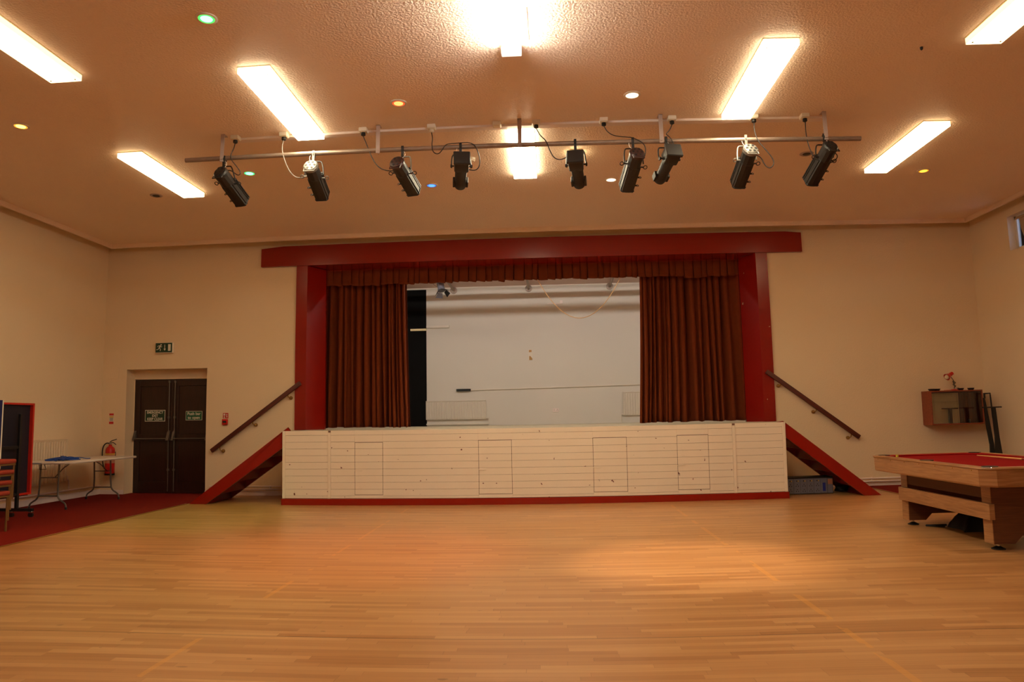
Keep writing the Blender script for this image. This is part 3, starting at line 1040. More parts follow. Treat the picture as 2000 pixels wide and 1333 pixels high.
M['bulk_glow'] = glow('bulkhead_glow', (1.0, .8, .45), 14)
MB().box(-.07, .07, -.095, .095, -.07, -.03, bev=.008).obj('diffuser', 'bulk_glow', el)


def lighting_bar():
    y = 7.4
    t = thing('lighting_bar', 'long galvanised pipe hung under the ceiling on five brackets, carrying the lanterns', 'lighting bar', (0, y, 4.225))
    MB().cyl((-4.07, 0, .022), (3.45, 0, -.012), .026, seg=18).obj('pipe', 'galv', t, smooth=True)
    for x in (-3.62, -1.82, -.26, 1.27, 3.06):
        b = MB()
        b.box(x - .022, x + .022, -.034, -.028, -.03, .295)
        b.box(x - .022, x + .022, -.034, .05, .288, .2945)
        b.cyl((x, -.036, 0), (x, -.045, 0), .010, seg=8)
        b.torus((x, 0, 0), (1, 0, 0), .03, .004, 16, 5)
        b.obj('bracket', 'bracket', t)
    tr = MB().box(-3.5, 3.1, 7.495, 7.585, ZC - .028, ZC, bev=.003).obj('cable_trunking', 'trunk')
    tag(tr, 'pale plastic cable trunking running along the ceiling above the lantern bar', 'trunking')
    X = [-3.5, -2.925, -2.005, -1.235, -.51, -.08, .66, 1.405, 2.305, 2.87]
    L = ['white socket box above the leftmost lantern', 'white socket box between the first and second lanterns',
         'white socket box left of the third lantern', 'white socket box left of the fourth lantern with a white plug',
         'white socket box left of the middle bracket, empty', 'white socket box right of the middle bracket',
         'white socket box left of the sixth lantern', 'white socket box right of the fourth bracket',
         'white socket box above the eighth lantern', 'white socket box beside the rightmost bracket']
    for i, (x, lb) in enumerate(zip(X, L)):
        s = thing('ceiling_socket', lb, 'socket', (x, y + .045, ZC), group='socket boxes on the ceiling above the bar')
        MB().box(-.045, .045, -.045, .045, -.045, 0, bev=.004).obj('box', 'white', s)
        MB().box(-.038, .038, -.038, .038, -.052, -.045, bev=.003).obj('socket_face', 'cream_metal', s)
        if i != 4:
            MB().lathe((0, -.005, -.05), (0, 0, -1), [(0, .024), (.03, .026), (.04, .012)], 12).obj('plug', 'white' if i == 3 else 'black', s, smooth=True)


lighting_bar()

LANT = [((-3.553, 7.25, 3.999), (-3.489, 7.62, 3.823), -3.596), ((-2.526, 7.25, 4.018), (-2.526, 7.62, 3.841), -2.55),
        ((-1.569, 7.25, 4.009), (-1.478, 7.62, 3.852), -1.546), ((-0.878, 7.25, 4.013), (-0.941, 7.62, 3.883), -0.906),
        ((0.329, 7.25, 3.984), (0.377, 7.62, 3.848), 0.337), ((0.974, 7.25, 4.016), (0.905, 7.62, 3.809), 0.958),
        ((1.353, 7.25, 4.024), (1.27, 7.62, 3.877), 1.318), ((2.18, 7.25, 4.029), (2.141, 7.62, 3.822), 2.182),
        ((3.034, 7.25, 4.049), (2.961, 7.62, 3.837), 3.037)]
CABLES = [
    [(-3.5, 7.435, 4.43), (-3.488, 7.387, 4.351), (-3.521, 7.373, 4.275), (-3.505, 7.36, 4.208), (-3.435, 7.36, 4.126), (-3.377, 7.36, 4.045), (-3.412, 7.36, 4.011), (-3.493, 7.36, 4.081), (-3.548, 7.36, 4.085)],
    [(-2.925, 7.435, 4.43), (-2.925, 7.387, 4.317), (-2.885, 7.373, 4.177), (-2.816, 7.36, 4.031), (-2.743, 7.36, 3.957), (-2.667, 7.36, 3.947), (-2.569, 7.36, 3.989)],
    [(-2.005, 7.435, 4.43), (-1.927, 7.387, 4.249), (-1.876, 7.373, 4.123), (-1.803, 7.36, 4.02), (-1.717, 7.36, 3.981), (-1.62, 7.36, 3.976)],
    [(-1.235, 7.435, 4.43), (-1.214, 7.387, 4.344), (-1.223, 7.373, 4.25), (-1.204, 7.36, 4.167), (-1.148, 7.36, 4.141), (-1.103, 7.36, 4.192), (-1.069, 7.36, 4.255), (-0.985, 7.36, 4.26), (-0.873, 7.36, 4.265), (-0.8, 7.36, 4.261), (-0.745, 7.36, 4.229), (-0.701, 7.36, 4.122), (-0.691, 7.36, 4.005), (-0.736, 7.36, 3.937), (-0.836, 7.36, 3.959)],
    [(-0.08, 7.435, 4.43), (-0.038, 7.387, 4.323), (0.027, 7.373, 4.256), (0.063, 7.36, 4.133), (0.104, 7.36, 4.05), (0.175, 7.36, 4.025), (0.259, 7.36, 4.063), (0.31, 7.33, 4.05)],
    [(0.66, 7.435, 4.43), (0.689, 7.387, 4.34), (0.763, 7.373, 4.285), (0.899, 7.36, 4.264), (0.953, 7.36, 4.259), (1.061, 7.36, 4.201), (1.096, 7.36, 4.13), (1.068, 7.36, 4.004), (1.001, 7.36, 3.983)],
    [(1.405, 7.435, 4.43), (1.365, 7.387, 4.339), (1.316, 7.373, 4.293), (1.346, 7.36, 4.264), (1.377, 7.36, 4.222), (1.414, 7.36, 4.111), (1.39, 7.33, 4.06)],
    [(2.305, 7.435, 4.43), (2.283, 7.387, 4.319), (2.309, 7.373, 4.196), (2.381, 7.36, 4.091), (2.456, 7.36, 3.986), (2.462, 7.36, 3.917), (2.409, 7.36, 3.872), (2.357, 7.36, 3.918), (2.325, 7.36, 4.011), (2.24, 7.32, 4.02)],
    [(2.87, 7.435, 4.43), (2.846, 7.387, 4.269), (2.862, 7.373, 4.111), (2.912, 7.36, 3.967), (3.008, 7.34, 3.913), (3.111, 7.36, 3.935), (3.173, 7.36, 4.003), (3.1, 7.33, 4.05)]]
LLAB = ['dark brown stage lantern hanging at the left end of the bar', 'dark stage lantern with silver louvred cap, second from the left',
        'dark stage lantern with reddish cap, third from the left', 'short boxy black stage lantern, fourth from the left, hanging nearly straight',
        'short black stage lantern right of the bright middle ceiling light', 'long stage lantern with perforated cap, sixth from the left',
        'short greenish black stage lantern next to the fourth bracket', 'long dark stage lantern with silver louvred cap, second from the right',
        'dark brown stage lantern hanging at the right end of the bar']


def lantern(i):
    c, l, hx = LANT[i]
    C0, L0 = Vector(c), Vector(l)
    short = i in (3, 4, 6)
    d = (L0 - C0).normalized()
    C0 = C0 - d * .035
    Lf = (L0 - C0).length + (.05 if not short else .03)
    t = thing('stage_lantern', LLAB[i], 'stage light', (hx, 7.4, 4.19), group='stage lanterns on the bar')
    base = Vector((hx, 7.4, 4.19))
    # local frame: z along the beam, x roughly sideways
    sx = d.cross(Vector((0, 0, 1))).normalized()
    up = sx.cross(d).normalized()
    F = Matrix((( sx.x, up.x, d.x, C0.x - base.x), (sx.y, up.y, d.y, C0.y - base.y), (sx.z, up.z, d.z, C0.z - base.z), (0, 0, 0, 1)))

    def put(mb, name, m, smooth=False, ang=35, par=None):
        bmesh.ops.transform(mb.bm, matrix=F, verts=mb.bm.verts[:])
        return mb.obj(name, m, par or t, smooth=smooth, ang=ang)

    if not short:
        R = .078
        n = 12
        def sect(r, sq):
            out = []
            for k in range(n):
                a = 2 * PI * (k + .5) / n
                ca, sa = math.cos(a), math.sin(a)
                q = max(abs(ca), abs(sa))
                rr = r * (1 + sq * (1 / q - 1))
                out.append((ca * rr, sa * rr))
            return out
        b = MB()
        rings = []
        for z, r, sq in ((.03, R, .1), (.16, R, .1), (.18, R * .93, .5), (Lf - .01, R * .9, .7), (Lf, R * .86, .7)):
            rings.append([b.bm.verts.new((x, y, z)) for x, y in sect(r, sq)])
        for A, B in zip(rings, rings[1:]):
            for k in range(n):
                b.bm.faces.new((A[k], A[(k + 1) % n], B[(k + 1) % n], B[k]))
        b.bm.faces.new(list(reversed(rings[0])))
        b.bm.faces.new(rings[-1])
        for s in (-1, 1):                     # extruded side rails
            for yy in (-.035, .035, .062):
                b.box(s * .068 - .008, s * .068 + .008, yy - .006, yy + .006, .17, Lf - .005)
        put(b, 'body', 'dark')
        lt = MB().box(-.077, .077, -.077, .077, Lf - .03, Lf, bev=.018)
        put(lt, 'lens_end', 'dark')
        put(MB().cyl((0, 0, Lf - .002), (0, 0, Lf + .003), .055, seg=20), 'lens', 'lens')
        capm = {1: 'silver', 7: 'silver', 5: 'oxide', 2: 'oxide'}.get(i, 'dark')
        cp = MB()
        cp.lathe((0, 0, .035), (0, 0, -1), [(0, .083), (.03, .083), (.045, .07), (.05, .05)], 24)
        o = put(cp, 'back_cap', capm, True)
        lv = MB()
        for a in range(6):
            an = a * PI / 3
            lv.cyl((math.cos(an) * .047, math.sin(an) * .047, -.012), (math.cos(an) * .047, math.sin(an) * .047, -.0185), .014, seg=10)
        lv.cyl((0, 0, -.01), (0, 0, -.0185), .012, seg=10)
        put(lv, 'louvre_holes', 'black', par=o)
        hd = MB().tube([(-.06, -.055, -.005), (-.06, -.095, -.012), (.06, -.095, -.012), (.06, -.055, -.005)], .006, 6)
        put(hd, 'handle', capm)
        for s, z in ((-1, .15), (1, .19)):
            k = MB()
            k.cyl((s * .075, -.01, z), (s * .115, -.01, z), .008, seg=10)
            k.torus((s * .135, -.01, z), (0, 1, .3), .02, .005, 14, 5)
            put(k, 'focus_knob', 'silver' if i in (1,) or (i == 7 and s < 0) else 'dark')
        for z in (Lf * .62, Lf * .85):
            s = -1 if i < 4 else 1
            k = MB()
            k.cyl((s * .07, -.03, z), (s * .095, -.03, z), .010, seg=10)
            k.torus((s * .105, -.03, z), (0, 0, 1), .012, .004, 10, 5)
            put(k, 'shutter_handle', 'dark')
    else:
        b = MB()
        b.box(-.078, .078, -.07, .075, .0, .15, bev=.016, seg=2)
        b.lathe((0, 0, .12), (0, 0, 1), [(0, .072), (.04, .070), (.08, .066), (Lf - .24, .064), (Lf - .22, .070), (Lf - .15, .070), (Lf - .12, .062)], 20)
        put(b, 'body', 'dark', True)
        put(MB().box(-.09, .09, -.08, .085, -.03, .01, bev=.008), 'back_cap', 'dark')
        put(MB().cyl((0, 0, Lf - .002), (0, 0, Lf + .002), .05, seg=20), 'lens', 'lens')
        for s in (-1, 1):
            put(MB().box(s * .072 - .012, s * .072 + .012, -.04, .04, Lf - .11, Lf - .02, bev=.004), 'barrel_clip', 'dark')
            k = MB()
            k.cyl((s * .08, 0, .12), (s * .115, 0, .12), .009, seg=10)
            k.cyl((s * .1, 0, .12), (s * .118, 0, .12), .018, seg=12)
            put(k, 'focus_knob', 'dark')
    # yoke from the pivot up to the hook clamp
    piv = C0 + d * .15 - base
    w = .105
    topz = -.055
    side = Vector((sx.x, sx.y, 0)).normalized()
    top = Vector((0, 0, topz))
    y = MB()
    pts = [piv - side * w, piv - side * w * .98 + (top - piv) * .55, top - side * w * .86, top - side * w * .6 + Vector((0, 0, .01)), top + side * w * .6 + Vector((0, 0, .01)), top + side * w * .86, piv + side * w * .98 + (top - piv) * .55, piv + side * w]
    y.tube([tuple(p) for p in pts], .008, 6, 1)
    y.obj('yoke', 'silver' if i in (2, 7) else 'dark', t, smooth=True)
    k = MB()
    k.box(-.014, .014, -.03, -.022, topz + .005, .075)
    k.cyl((0, -.026, -.035), (0, .02, -.035), .009, seg=8)
    k.torus((0, 0, .035), (1, 0, 0), .033, .007, 16, 6)
    k.cyl((0, 0, topz - .005), (0, 0, topz + .03), .012, seg=10)
    k.obj('hook_clamp', 'silver' if i in (1, 7) else 'dark', t, smooth=True)
    cb = [Vector(p) - base for p in CABLES[i]]
    MB().tube(cb, .0055, 6, 2).obj('power_cable', 'cable_grey' if i in (1,) else 'cable_dark', t, smooth=True)
    sb = C0 + d * .1 - base
    MB().tube([(-.03, 0, .05), (-.05 if i % 2 else .05, -.03, -.02), (sb.x * .6, sb.y * .6 - .03, sb.z * .5), tuple(sb + up * .075)], .0028, 5, 2).obj('safety_bond', 'cable_white', t, smooth=True)


for i in range(9):
    lantern(i)


# ------------------------------------------------------------------ things on the stage
def radiator(name, label, x0, x1, z0, z1, y, mt='white'):
    """flat panel radiator against a wall at plane y, facing -y"""
    t = thing(name, label, 'radiator', (x0, y, z0))
    W, H = x1 - x0, z1 - z0
    m = MB()
    m.box(0, W, -.05, -.038, 0, H, bev=.004)
    n = max(6, int(W / .058))
    for k in range(n):
        c = (k + .5) * W / n
        m.box(c - .014, c + .014, -.072, -.048, .02, H - .03, bev=.006)
    m.obj('panel', mt, t)
    MB().box(-.003, W + .003, -.066, -.012, H - .012, H + .004, bev=.003).obj('top_grille', mt, t)
    MB().box(-.003, .006, -.06, -.012, .01, H - .005).obj('side_cover', mt, t)
    MB().box(W - .006, W + .003, -.06, -.012, .01, H - .005).obj('side_cover', mt, t)
    MB().box(W * .2, W * .2 + .03, -.036, -.002, .05, H - .06).obj('wall_bracket', mt, t)
    MB().box(W * .8, W * .8 + .03, -.036, -.002, .05, H - .06).obj('wall_bracket', mt, t)
    return t


rd = radiator('radiator', 'white panel radiator on the stage back wall near the left curtain', -2.965, -1.535, 1.285, 1.735, YS)
MB().tube([(1.43, -.04, .03), (1.50, -.04, .03), (1.505, -.04, -.144)], .011).obj('pipe', 'white', rd, smooth=True)
MB().box(0.0, 1.5, -.028, -.002, -.12, -.085).obj('pipe_cover', 'white', rd)
rd = radiator('radiator', 'white panel radiator on the stage back wall partly behind the right curtain', 1.72, 3.15, 1.31, 1.86, YS)
MB().tube([(0, -.04, .03), (-.05, -.04, .03), (-.055, -.04, -.17)], .011).obj('pipe', 'white', rd, smooth=True)


def on_stage():
    # long white batten with a black end
    t = thing('chair_rail', 'thin white wooden batten along the stage back wall with a black left end', 'rail', (0, YS, 0))
    m = MB().prism([(-1.9, 1.975), (4.45, 2.055), (4.45, 2.075), (-1.9, 1.993)], -.03, 0, 'Y')
    m.obj('batten', 'white', t)
    MB().box(-2.235, -1.89, -.06, 0, 1.96, 2.015, bev=.004).obj('black_end', 'black', t)
    t = thing('wall_shelf', 'short white shelf batten crossing from the black panel to the white stage wall', 'shelf', (0, YS, 0))
    MB().box(-2.95, -2.39, -.05, 0, 3.5, 3.555, bev=.003).obj('board', 'white', t)
    MB().box(-3.34, -2.95, -.05, -.006, 3.44, 3.49, bev=.003).obj('end_piece', 'cab_back', t)
    t = thing('double_socket', 'double power socket low on the stage back wall', 'socket', (.125, YS, 1.47))
    MB().box(-.073, .073, -.012, 0, -.043, .043, bev=.004).obj('plate', 'trunk', t)
    for s in (-1, 1):
        m = MB()
        for a, b in ((0, .02), (-.012, -.004), (.012, -.004)):
            m.box(s * .036 + a - .004, s * .036 + a + .004, -.0135, -.011, b - .008, b + .006)
        m.obj('socket_outlet', 'black', t)
    t = thing('old_wall_fitting', 'peeling pale fitting with bare brown patches in the middle of the stage wall', 'fitting', (-.45, YS, 2.8))
    MB().box(-.05, .05, -.012, 0, -.135, .135, bev=.002).obj('plate', 'white', t)
    MB().prism([(-.035, .06), (.03, .065), (.03, .115), (-.03, .115)], -.015, -.010).obj('bare_patch', 'brown_patch', t)
    MB().prism([(-.03, -.125), (.045, -.125), (.045, -.09), (.0, -.03), (-.03, -.03)], -.015, -.010).obj('bare_patch', 'brown_patch', t)
    t = thing('wall_bracket', 'small pale metal bracket high on the stage back wall', 'bracket', (.12, YS, 4.02))
    MB().box(-.14, .2, -.03, 0, -.01, .01).obj('arm', 'trunk', t)
    MB().box(.17, .23, -.05, 0, -.005, .07).obj('block', 'trunk', t)
    # ceiling pipes ending on round flanges at the wall
    for x, lb in ((-2.28, 'grey pipe ending on the stage wall behind the barn door spotlight'), (-.46, 'grey pipe ending on the stage wall left of the hanging cable'), (1.49, 'grey pipe ending on the stage wall near the right curtain')):
        t = thing('stage_pipe', lb, 'pipe', (x, YS, 4.41), group='pipes ending on the stage back wall')
        MB().cyl((0, 0, 0), (0, -1.9, .04), .028).obj('pipe', 'galv', t, smooth=True)
        MB().lathe((0, 0, 0), (0, -1, 0), [(0, .085), (.02, .085), (.03, .04), (.06, .036)], 20).obj('flange', 'galv', t, smooth=True)
        MB().cyl((0, -1.2, .02), (0, -1.2, .07), .02, seg=10).obj('hanger', 'galv', t, smooth=True)
    pts = []
    for k in range(25):
        s = k / 24
        pts.append((-.34 + 1.98 * s, 15.0 - .1 * s, 4.45 - 1.08 * (1 - (2 * (s - .0) - 1.02) ** 2) if 0 <= s <= 1 else 4.3))
    pts[0] = (-.34, 15.0, 4.48)
    pts[-1] = (1.66, 14.9, 4.48)
    tag(MB().tube(pts, .008, 6).obj('hanging_cable', 'cable_orange', smooth=True), 'thin orange cable looping down from the stage ceiling', 'cable')
    # two bars under the stage ceiling that throw the level shadows on the wall
    for (y, z, r, lb) in ((13.95, 4.33, .018, 'thin curtain rail under the stage ceiling behind the valance'), (14.65, 4.355, .026, 'second bar under the stage ceiling, further from the valance')):
        t = thing('stage_bar', lb, 'bar', (0, y, z), group='bars under the stage ceiling')
        MB().cyl((-4.8, 0, 0), (4.4, 0, 0), r).obj('pipe', 'galv', t, smooth=True)
        for x in (-3.5, 0, 3.5):
            MB().box(x, x + .03, -.004, .004, 0, 4.485 - z).obj('hanger', 'galv', t)
    # stage fluorescent row
    for k in range(5):
        t = thing('stage_tube_light', ['bare tube light above the stage at the far left', 'bare tube light above the stage left of centre', 'bare tube light above the stage centre', 'bare tube light above the stage right of centre', 'bare tube light above the stage at the far right'][k], 'ceiling light', (-3.7 + k * 1.78, 13.3, 4.485), group='tube lights above the stage')
        MB().box(-.86, .86, -.03, .03, -.04, 0, bev=.004).obj('batten', 'tray', t)
        MB().cyl((-.85, 0, -.062), (.85, 0, -.062), .013, seg=12).obj('tube', 'stage_tube', t, smooth=True)
    # barn door spotlight
    t = thing('barn_door_spotlight', 'grey spotlight with open black barn doors hanging over the left of the stage', 'spotlight', (-2.30, 15.0, 4.235))
    d = Vector((.18, -.28, -.80)).normalized()
    sx = d.cross(Vector((0, 0, 1))).normalized()
    up = sx.cross(d)
    F = Matrix(((sx.x, up.x, d.x, 0), (sx.y, up.y, d.y, 0), (sx.z, up.z, d.z, -.05), (0, 0, 0, 1)))

    def put(mb, name, m, sm=False):
        bmesh.ops.transform(mb.bm, matrix=F, verts=mb.bm.verts[:])
        return mb.obj(name, m, t, smooth=sm)
    put(MB().lathe((0, 0, -.06), (0, 0, 1), [(0, .05), (.02, .075), (.10, .078), (.12, .07), (.2, .082), (.22, .082)], 22), 'body', M['spot_grey'], True)
    for a, r_ in ((0, .5), (PI / 2, .8), (PI, .6), (3 * PI / 2, .9)):
        m = MB()
        ca, sa = math.cos(a), math.sin(a)
        c = Vector((ca * .082, sa * .082, .165))
        tg = Vector((-sa, ca, 0))
        o = (Vector((ca, sa, 0)) * math.sin(r_) + Vector((0, 0, 1)) * math.cos(r_))
        nn = tg.cross(o) * .002
        q = [c - tg * .055, c + tg * .055, c + tg * .085 + o * .12, c - tg * .085 + o * .12]
        A = [m.bm.verts.new(v + nn) for v in q]
        B = [m.bm.verts.new(v - nn) for v in q]
        m.bm.faces.new(A)
        m.bm.faces.new(list(reversed(B)))
        for k in range(4):
            m.bm.faces.new((A[k], B[k], B[(k + 1) % 4], A[(k + 1) % 4]))
        put(m, 'barn_door', M['spot_grey'] if a == 3 * PI / 2 else M['black'])
    MB().tube([(-.1, 0, -.07), (-.1, 0, .05), (-.09, 0, .07), (.09, 0, .07), (.1, 0, .05), (.1, 0, -.07)], .007, 6).obj('yoke', 'white', t, smooth=True)
    MB().cyl((0, 0, .07), (0, 0, .249), .012, seg=10).obj('hanger', 'galv', t)
    MB().tube([(-.08, -.02, .06), (-.16, -.03, .05), (-.15, -.02, -.06), (-.08, -.01, -.10), (-.04, 0, -.08)], .004, 6, 2).obj('cable', 'cable_dark', t, smooth=True)


M['spot_grey'] = mat('grey_spotlight_enamel', sr(92, 90, 98), rough=0.4, var=0.05)
on_stage()


# ------------------------------------------------------------------ left side: radiator, table, rope, extinguisher, tennis table, chairs
def left_side():
    t = radiator('radiator', 'cream panel radiator on the left wall behind the folding table', 0, 1.5, 0.30, 1.02, 0, 'cream_metal')
    t.location = (XL, 9.68, .30)
    t.rotation_euler = (0, 0, PI / 2)
    MB().tube([(1.52, -.04, .05), (1.58, -.04, .04), (1.6, -.04, -.135)], .011).obj('pipe', 'trunk', t, smooth=True)
    MB().cyl((1.53, -.04, .03), (1.53, -.04, .11), .018, seg=12).obj('valve', 'trunk', t, smooth=True)
    # folding table; local x along the length
    t = thing('folding_table', 'long off-white folding table with grey steel legs by the left wall', 'table', (-7.0, 9.75, .008), math.radians(92.8))
    # local: x = along the long edge away from the camera, y = toward the wall
    Lt, Wt, zt = 1.88, .78, .715
    MB().box(0, Lt, 0, Wt, zt - .036, zt, bev=.017, seg=3).obj('tabletop', 'table_plastic', t, smooth=True)
    MB().box(-.004, .004, .44, .58, zt - .03, zt - .014).obj('end_label', 'rack_grey', t)
    for x0, s in ((.25, 1), (Lt - .25, -1)):
        for y0, o in ((.33, -1), (Wt - .16, 1)):
            MB().tube([(x0, y0, zt - .03), (x0 - s * .02, y0, .22), (x0 - s * .03, y0 + o * .03, .15), (x0 - s * .03, y0 + o * .09, .115), (x0 - s * .03, y0 + o * .135, .08), (x0 - s * .03, y0 + o * .145, .025)], .013, 8, 1).obj('leg', 'steel', t, smooth=True)
            MB().cyl((x0 - s * .03, y0 + o * .145, .001), (x0 - s * .03, y0 + o * .145, .035), .017, seg=12).obj('foot', 'black', t, smooth=True)
        MB().cyl((x0 - s * .02, .33, .2), (x0 - s * .02, Wt - .16, .2), .011).obj('crossbar', 'steel', t, smooth=True)
        MB().cyl((x0 - s * .01, .33, .47), (x0 - s * .01, Wt - .16, .47), .008).obj('crossbar', 'steel', t, smooth=True)
        MB().tube([(x0 - s * .01, Wt / 2, .47), (x0 + s * .2, Wt / 2, .60), (x0 + s * .42, Wt / 2, zt - .035)], .008, 6).obj('brace', 'steel', t, smooth=True)
    MB().tube([(.03, .50, zt - .035), (.035, .49, zt - .11), (.035, .39, zt - .11), (.03, .42, zt - .035)], .006, 6).obj('carry_handle', 'black', t)
    # tangled rope
    rng = random.Random(4)
    pts = []
    for k in range(190):
        a = k * .9 + rng.uniform(-.4, .4)
        rr = rng.uniform(.02, 1)
        z = .731 + .075 * max(0, 1 - rr) * rng.random()
        pts.append((-7.40 + math.cos(a * 1.3) * rr * .19 + rng.uniform(-.02, .02), 10.14 + math.sin(a) * rr * .27 + rng.uniform(-.04, .04), z))
    pts = [(-7.30, 9.86, .731), (-7.42, 9.84, .757), (-7.52, 9.88, .734), (-7.45, 9.94, .731), (-7.36, 10.0, .745)] + pts + [(-7.30, 10.4, .76), (-7.27, 10.5, .733), (-7.25, 10.58, .731)]
    tag(MB().tube(pts, .0065, 6, 2).obj('blue_rope', 'blue', smooth=True), 'tangled heap of blue rope lying on the white folding table', 'rope')
    # extinguisher on the back wall
    t = thing('fire_extinguisher', 'red fire extinguisher with black hose hung on the wall in the left corner', 'fire extinguisher', (-7.89, YB - .095, .37))
    MB().lathe((0, 0, 0), (0, 0, 1), [(0, .07), (.015, .082), (.42, .082), (.46, .075), (.49, .05), (.505, .028), (.53, .028)], 28).obj('cylinder', 'ext_red', t, smooth=True)
    MB().lathe((0, 0, -.012), (0, 0, 1), [(0, .086), (.03, .086)], 24).obj('base_ring', 'black', t, smooth=True)
    MB().lathe((0, 0, .20), (0, 0, 1), [(0, .0828), (.15, .0828)], 28).obj('label_band', 'label_tan', t, smooth=True)
    MB().lathe((0, 0, .35), (0, 0, 1), [(0, .083), (.025, .083)], 28).obj('yellow_band', 'sign_yellow', t, smooth=True)
    MB().cyl((0, 0, .52), (0, 0, .57), .02).obj('valve', 'silver', t, smooth=True)
    h = MB()
    h.tube([(-.01, 0, .575), (.03, 0, .60), (.12, 0, .625)], .008, 6)
    h.tube([(-.01, 0, .565), (.06, 0, .565), (.11, 0, .53)], .008, 6)
    h.obj('handle', 'black', t, smooth=True)
    MB().tube([(-.015, 0, .55), (-.07, -.01, .56), (-.12, -.01, .52), (-.145, -.01, .45), (-.15, -.01, .33), (-.12, -.02, .16), (-.088, -.02, .10)], .011, 8, 2).obj('hose', 'black', t, smooth=True)
    MB().box(-.05, .05, .07, .095, .3, .4).obj('wall_hook', 'black', t)
    # folded table tennis table, parallel to the left wall
    t = thing('folded_tennis_table', 'folded dark navy table tennis table with orange-red rim standing by the left wall', 'table', (-7.42, 8.8, 0))
    y0, y1, z0, z1 = -.72, .655, .29, 1.575
    MB().box(-.03, -.005, y0, y1, z0 - .02, z1, bev=.002).obj('board', 'navy', t)
    r = MB()
    r.box(-.004, .045, y1 - .03, y1, z0, z1)
    r.box(-.004, .045, y0, y0 + .03, z0, z1)
    r.box(-.004, .045, y0 + .03, y1 - .03, z1 - .025, z1)
    r.box(-.004, .045, y0 + .03, y1 - .03, z0, z0 + .025)
    r.obj('rim', 'tt_red', t)
    for yy in (.35, -.5):
        p = MB()
        p.box(.05, .09, yy - .02, yy + .02, .11, 1.42, bev=.003)
        o = p.obj('post', 'black', t)
        MB().box(-.38, .32, yy - .02, yy + .02, .085, .125, bev=.003).obj('foot_bar', 'black', t)
        for x in (-.34, .0, .29):
            c = MB()
            c.cyl((x, yy - .012, .037), (x, yy + .012, .037), .036, seg=18)
            w = c.obj('castor', 'black', t, smooth=True)
            MB().box(x - .03, x + .03, yy - .022, yy + .022, .06, .085, bev=.004).obj('castor_fork', 'chrome', w)
    MB().box(.05, .08, -.48, .33, .94, .98).obj('cross_rail', 'black', t)
    MB().box(.05, .08, -.48, .33, .30, .33).obj('cross_rail', 'black', t)
    # second half, playing side outwards
    MB().box(.36, .385, -2.0, -.35, .27, 1.59, bev=.002).obj('blue_board', 'tt_blue', t)
    MB().box(.385, .387, -.37, -.351, .27, 1.59).obj('white_edge_line', 'sign_white', t)
    MB().box(.386, .388, -.87, -.44, 1.1, 1.36).obj('paper_notice', 'paper', t)
    MB().box(.09, .36, -.52, -.5, .30, .33).obj('link_arm', 'black', t)
    MB().box(.09, .36, -.52, -.5, .94, .97).obj('link_arm', 'black', t)
    # chair stack
    lab = ['rust red padded chair at the bottom of the stack on the carpet', 'rust red padded chair second from the bottom of the stack',
           'rust red padded chair second from the top of the stack', 'rust red padded chair on top of the stack']
    proto = None
    for k in range(4):
        if proto is None:
            c = proto = make_chair()
        else:
            c = copy_tree(proto)
        c.location = (-6.49 + k * .012, 7.50 + .012 * k, .008 + k * .125)
        c['label'] = lab[k]


def make_chair():
    """local origin at the foot of the front leg nearest the camera; the chair faces +x"""
    t = thing('banquet_chair', '', 'chair', group='stacked banquet chairs by the left wall')
    W, D = .42, .42
    s = MB()
    s.box(-D + .03, .035, -.02, W + .02, .425, .48, bev=.024, seg=3)
    s.obj('seat', 'chair_fabric', t, smooth=True)
    MB().box(-D + .04, .022, -.012, W + .012, .405, .426, bev=.003).obj('seat_frame', 'gold', t)
    for y in (0, W):
        MB().tube([(0, y, .006), (.004, y, .41)], .011, 6).obj('leg', 'gold', t)
        MB().tube([(-D - .06, y, .006), (-D + .02, y, .42), (-D - .01, y, .6), (-D - .09, y, .88)], .011, 6).obj('leg', 'gold', t)
        MB().cyl((0, y, 0), (0, y, .12), .0125, .0125, 8).obj('leg_sleeve', 'gold', t)
    MB().box(-D - .075, -D - .03, 0.02, W - .02, .58, .90, bev=.02, seg=2).obj('backrest', 'chair_fabric', t, smooth=True)
    return t


left_side()


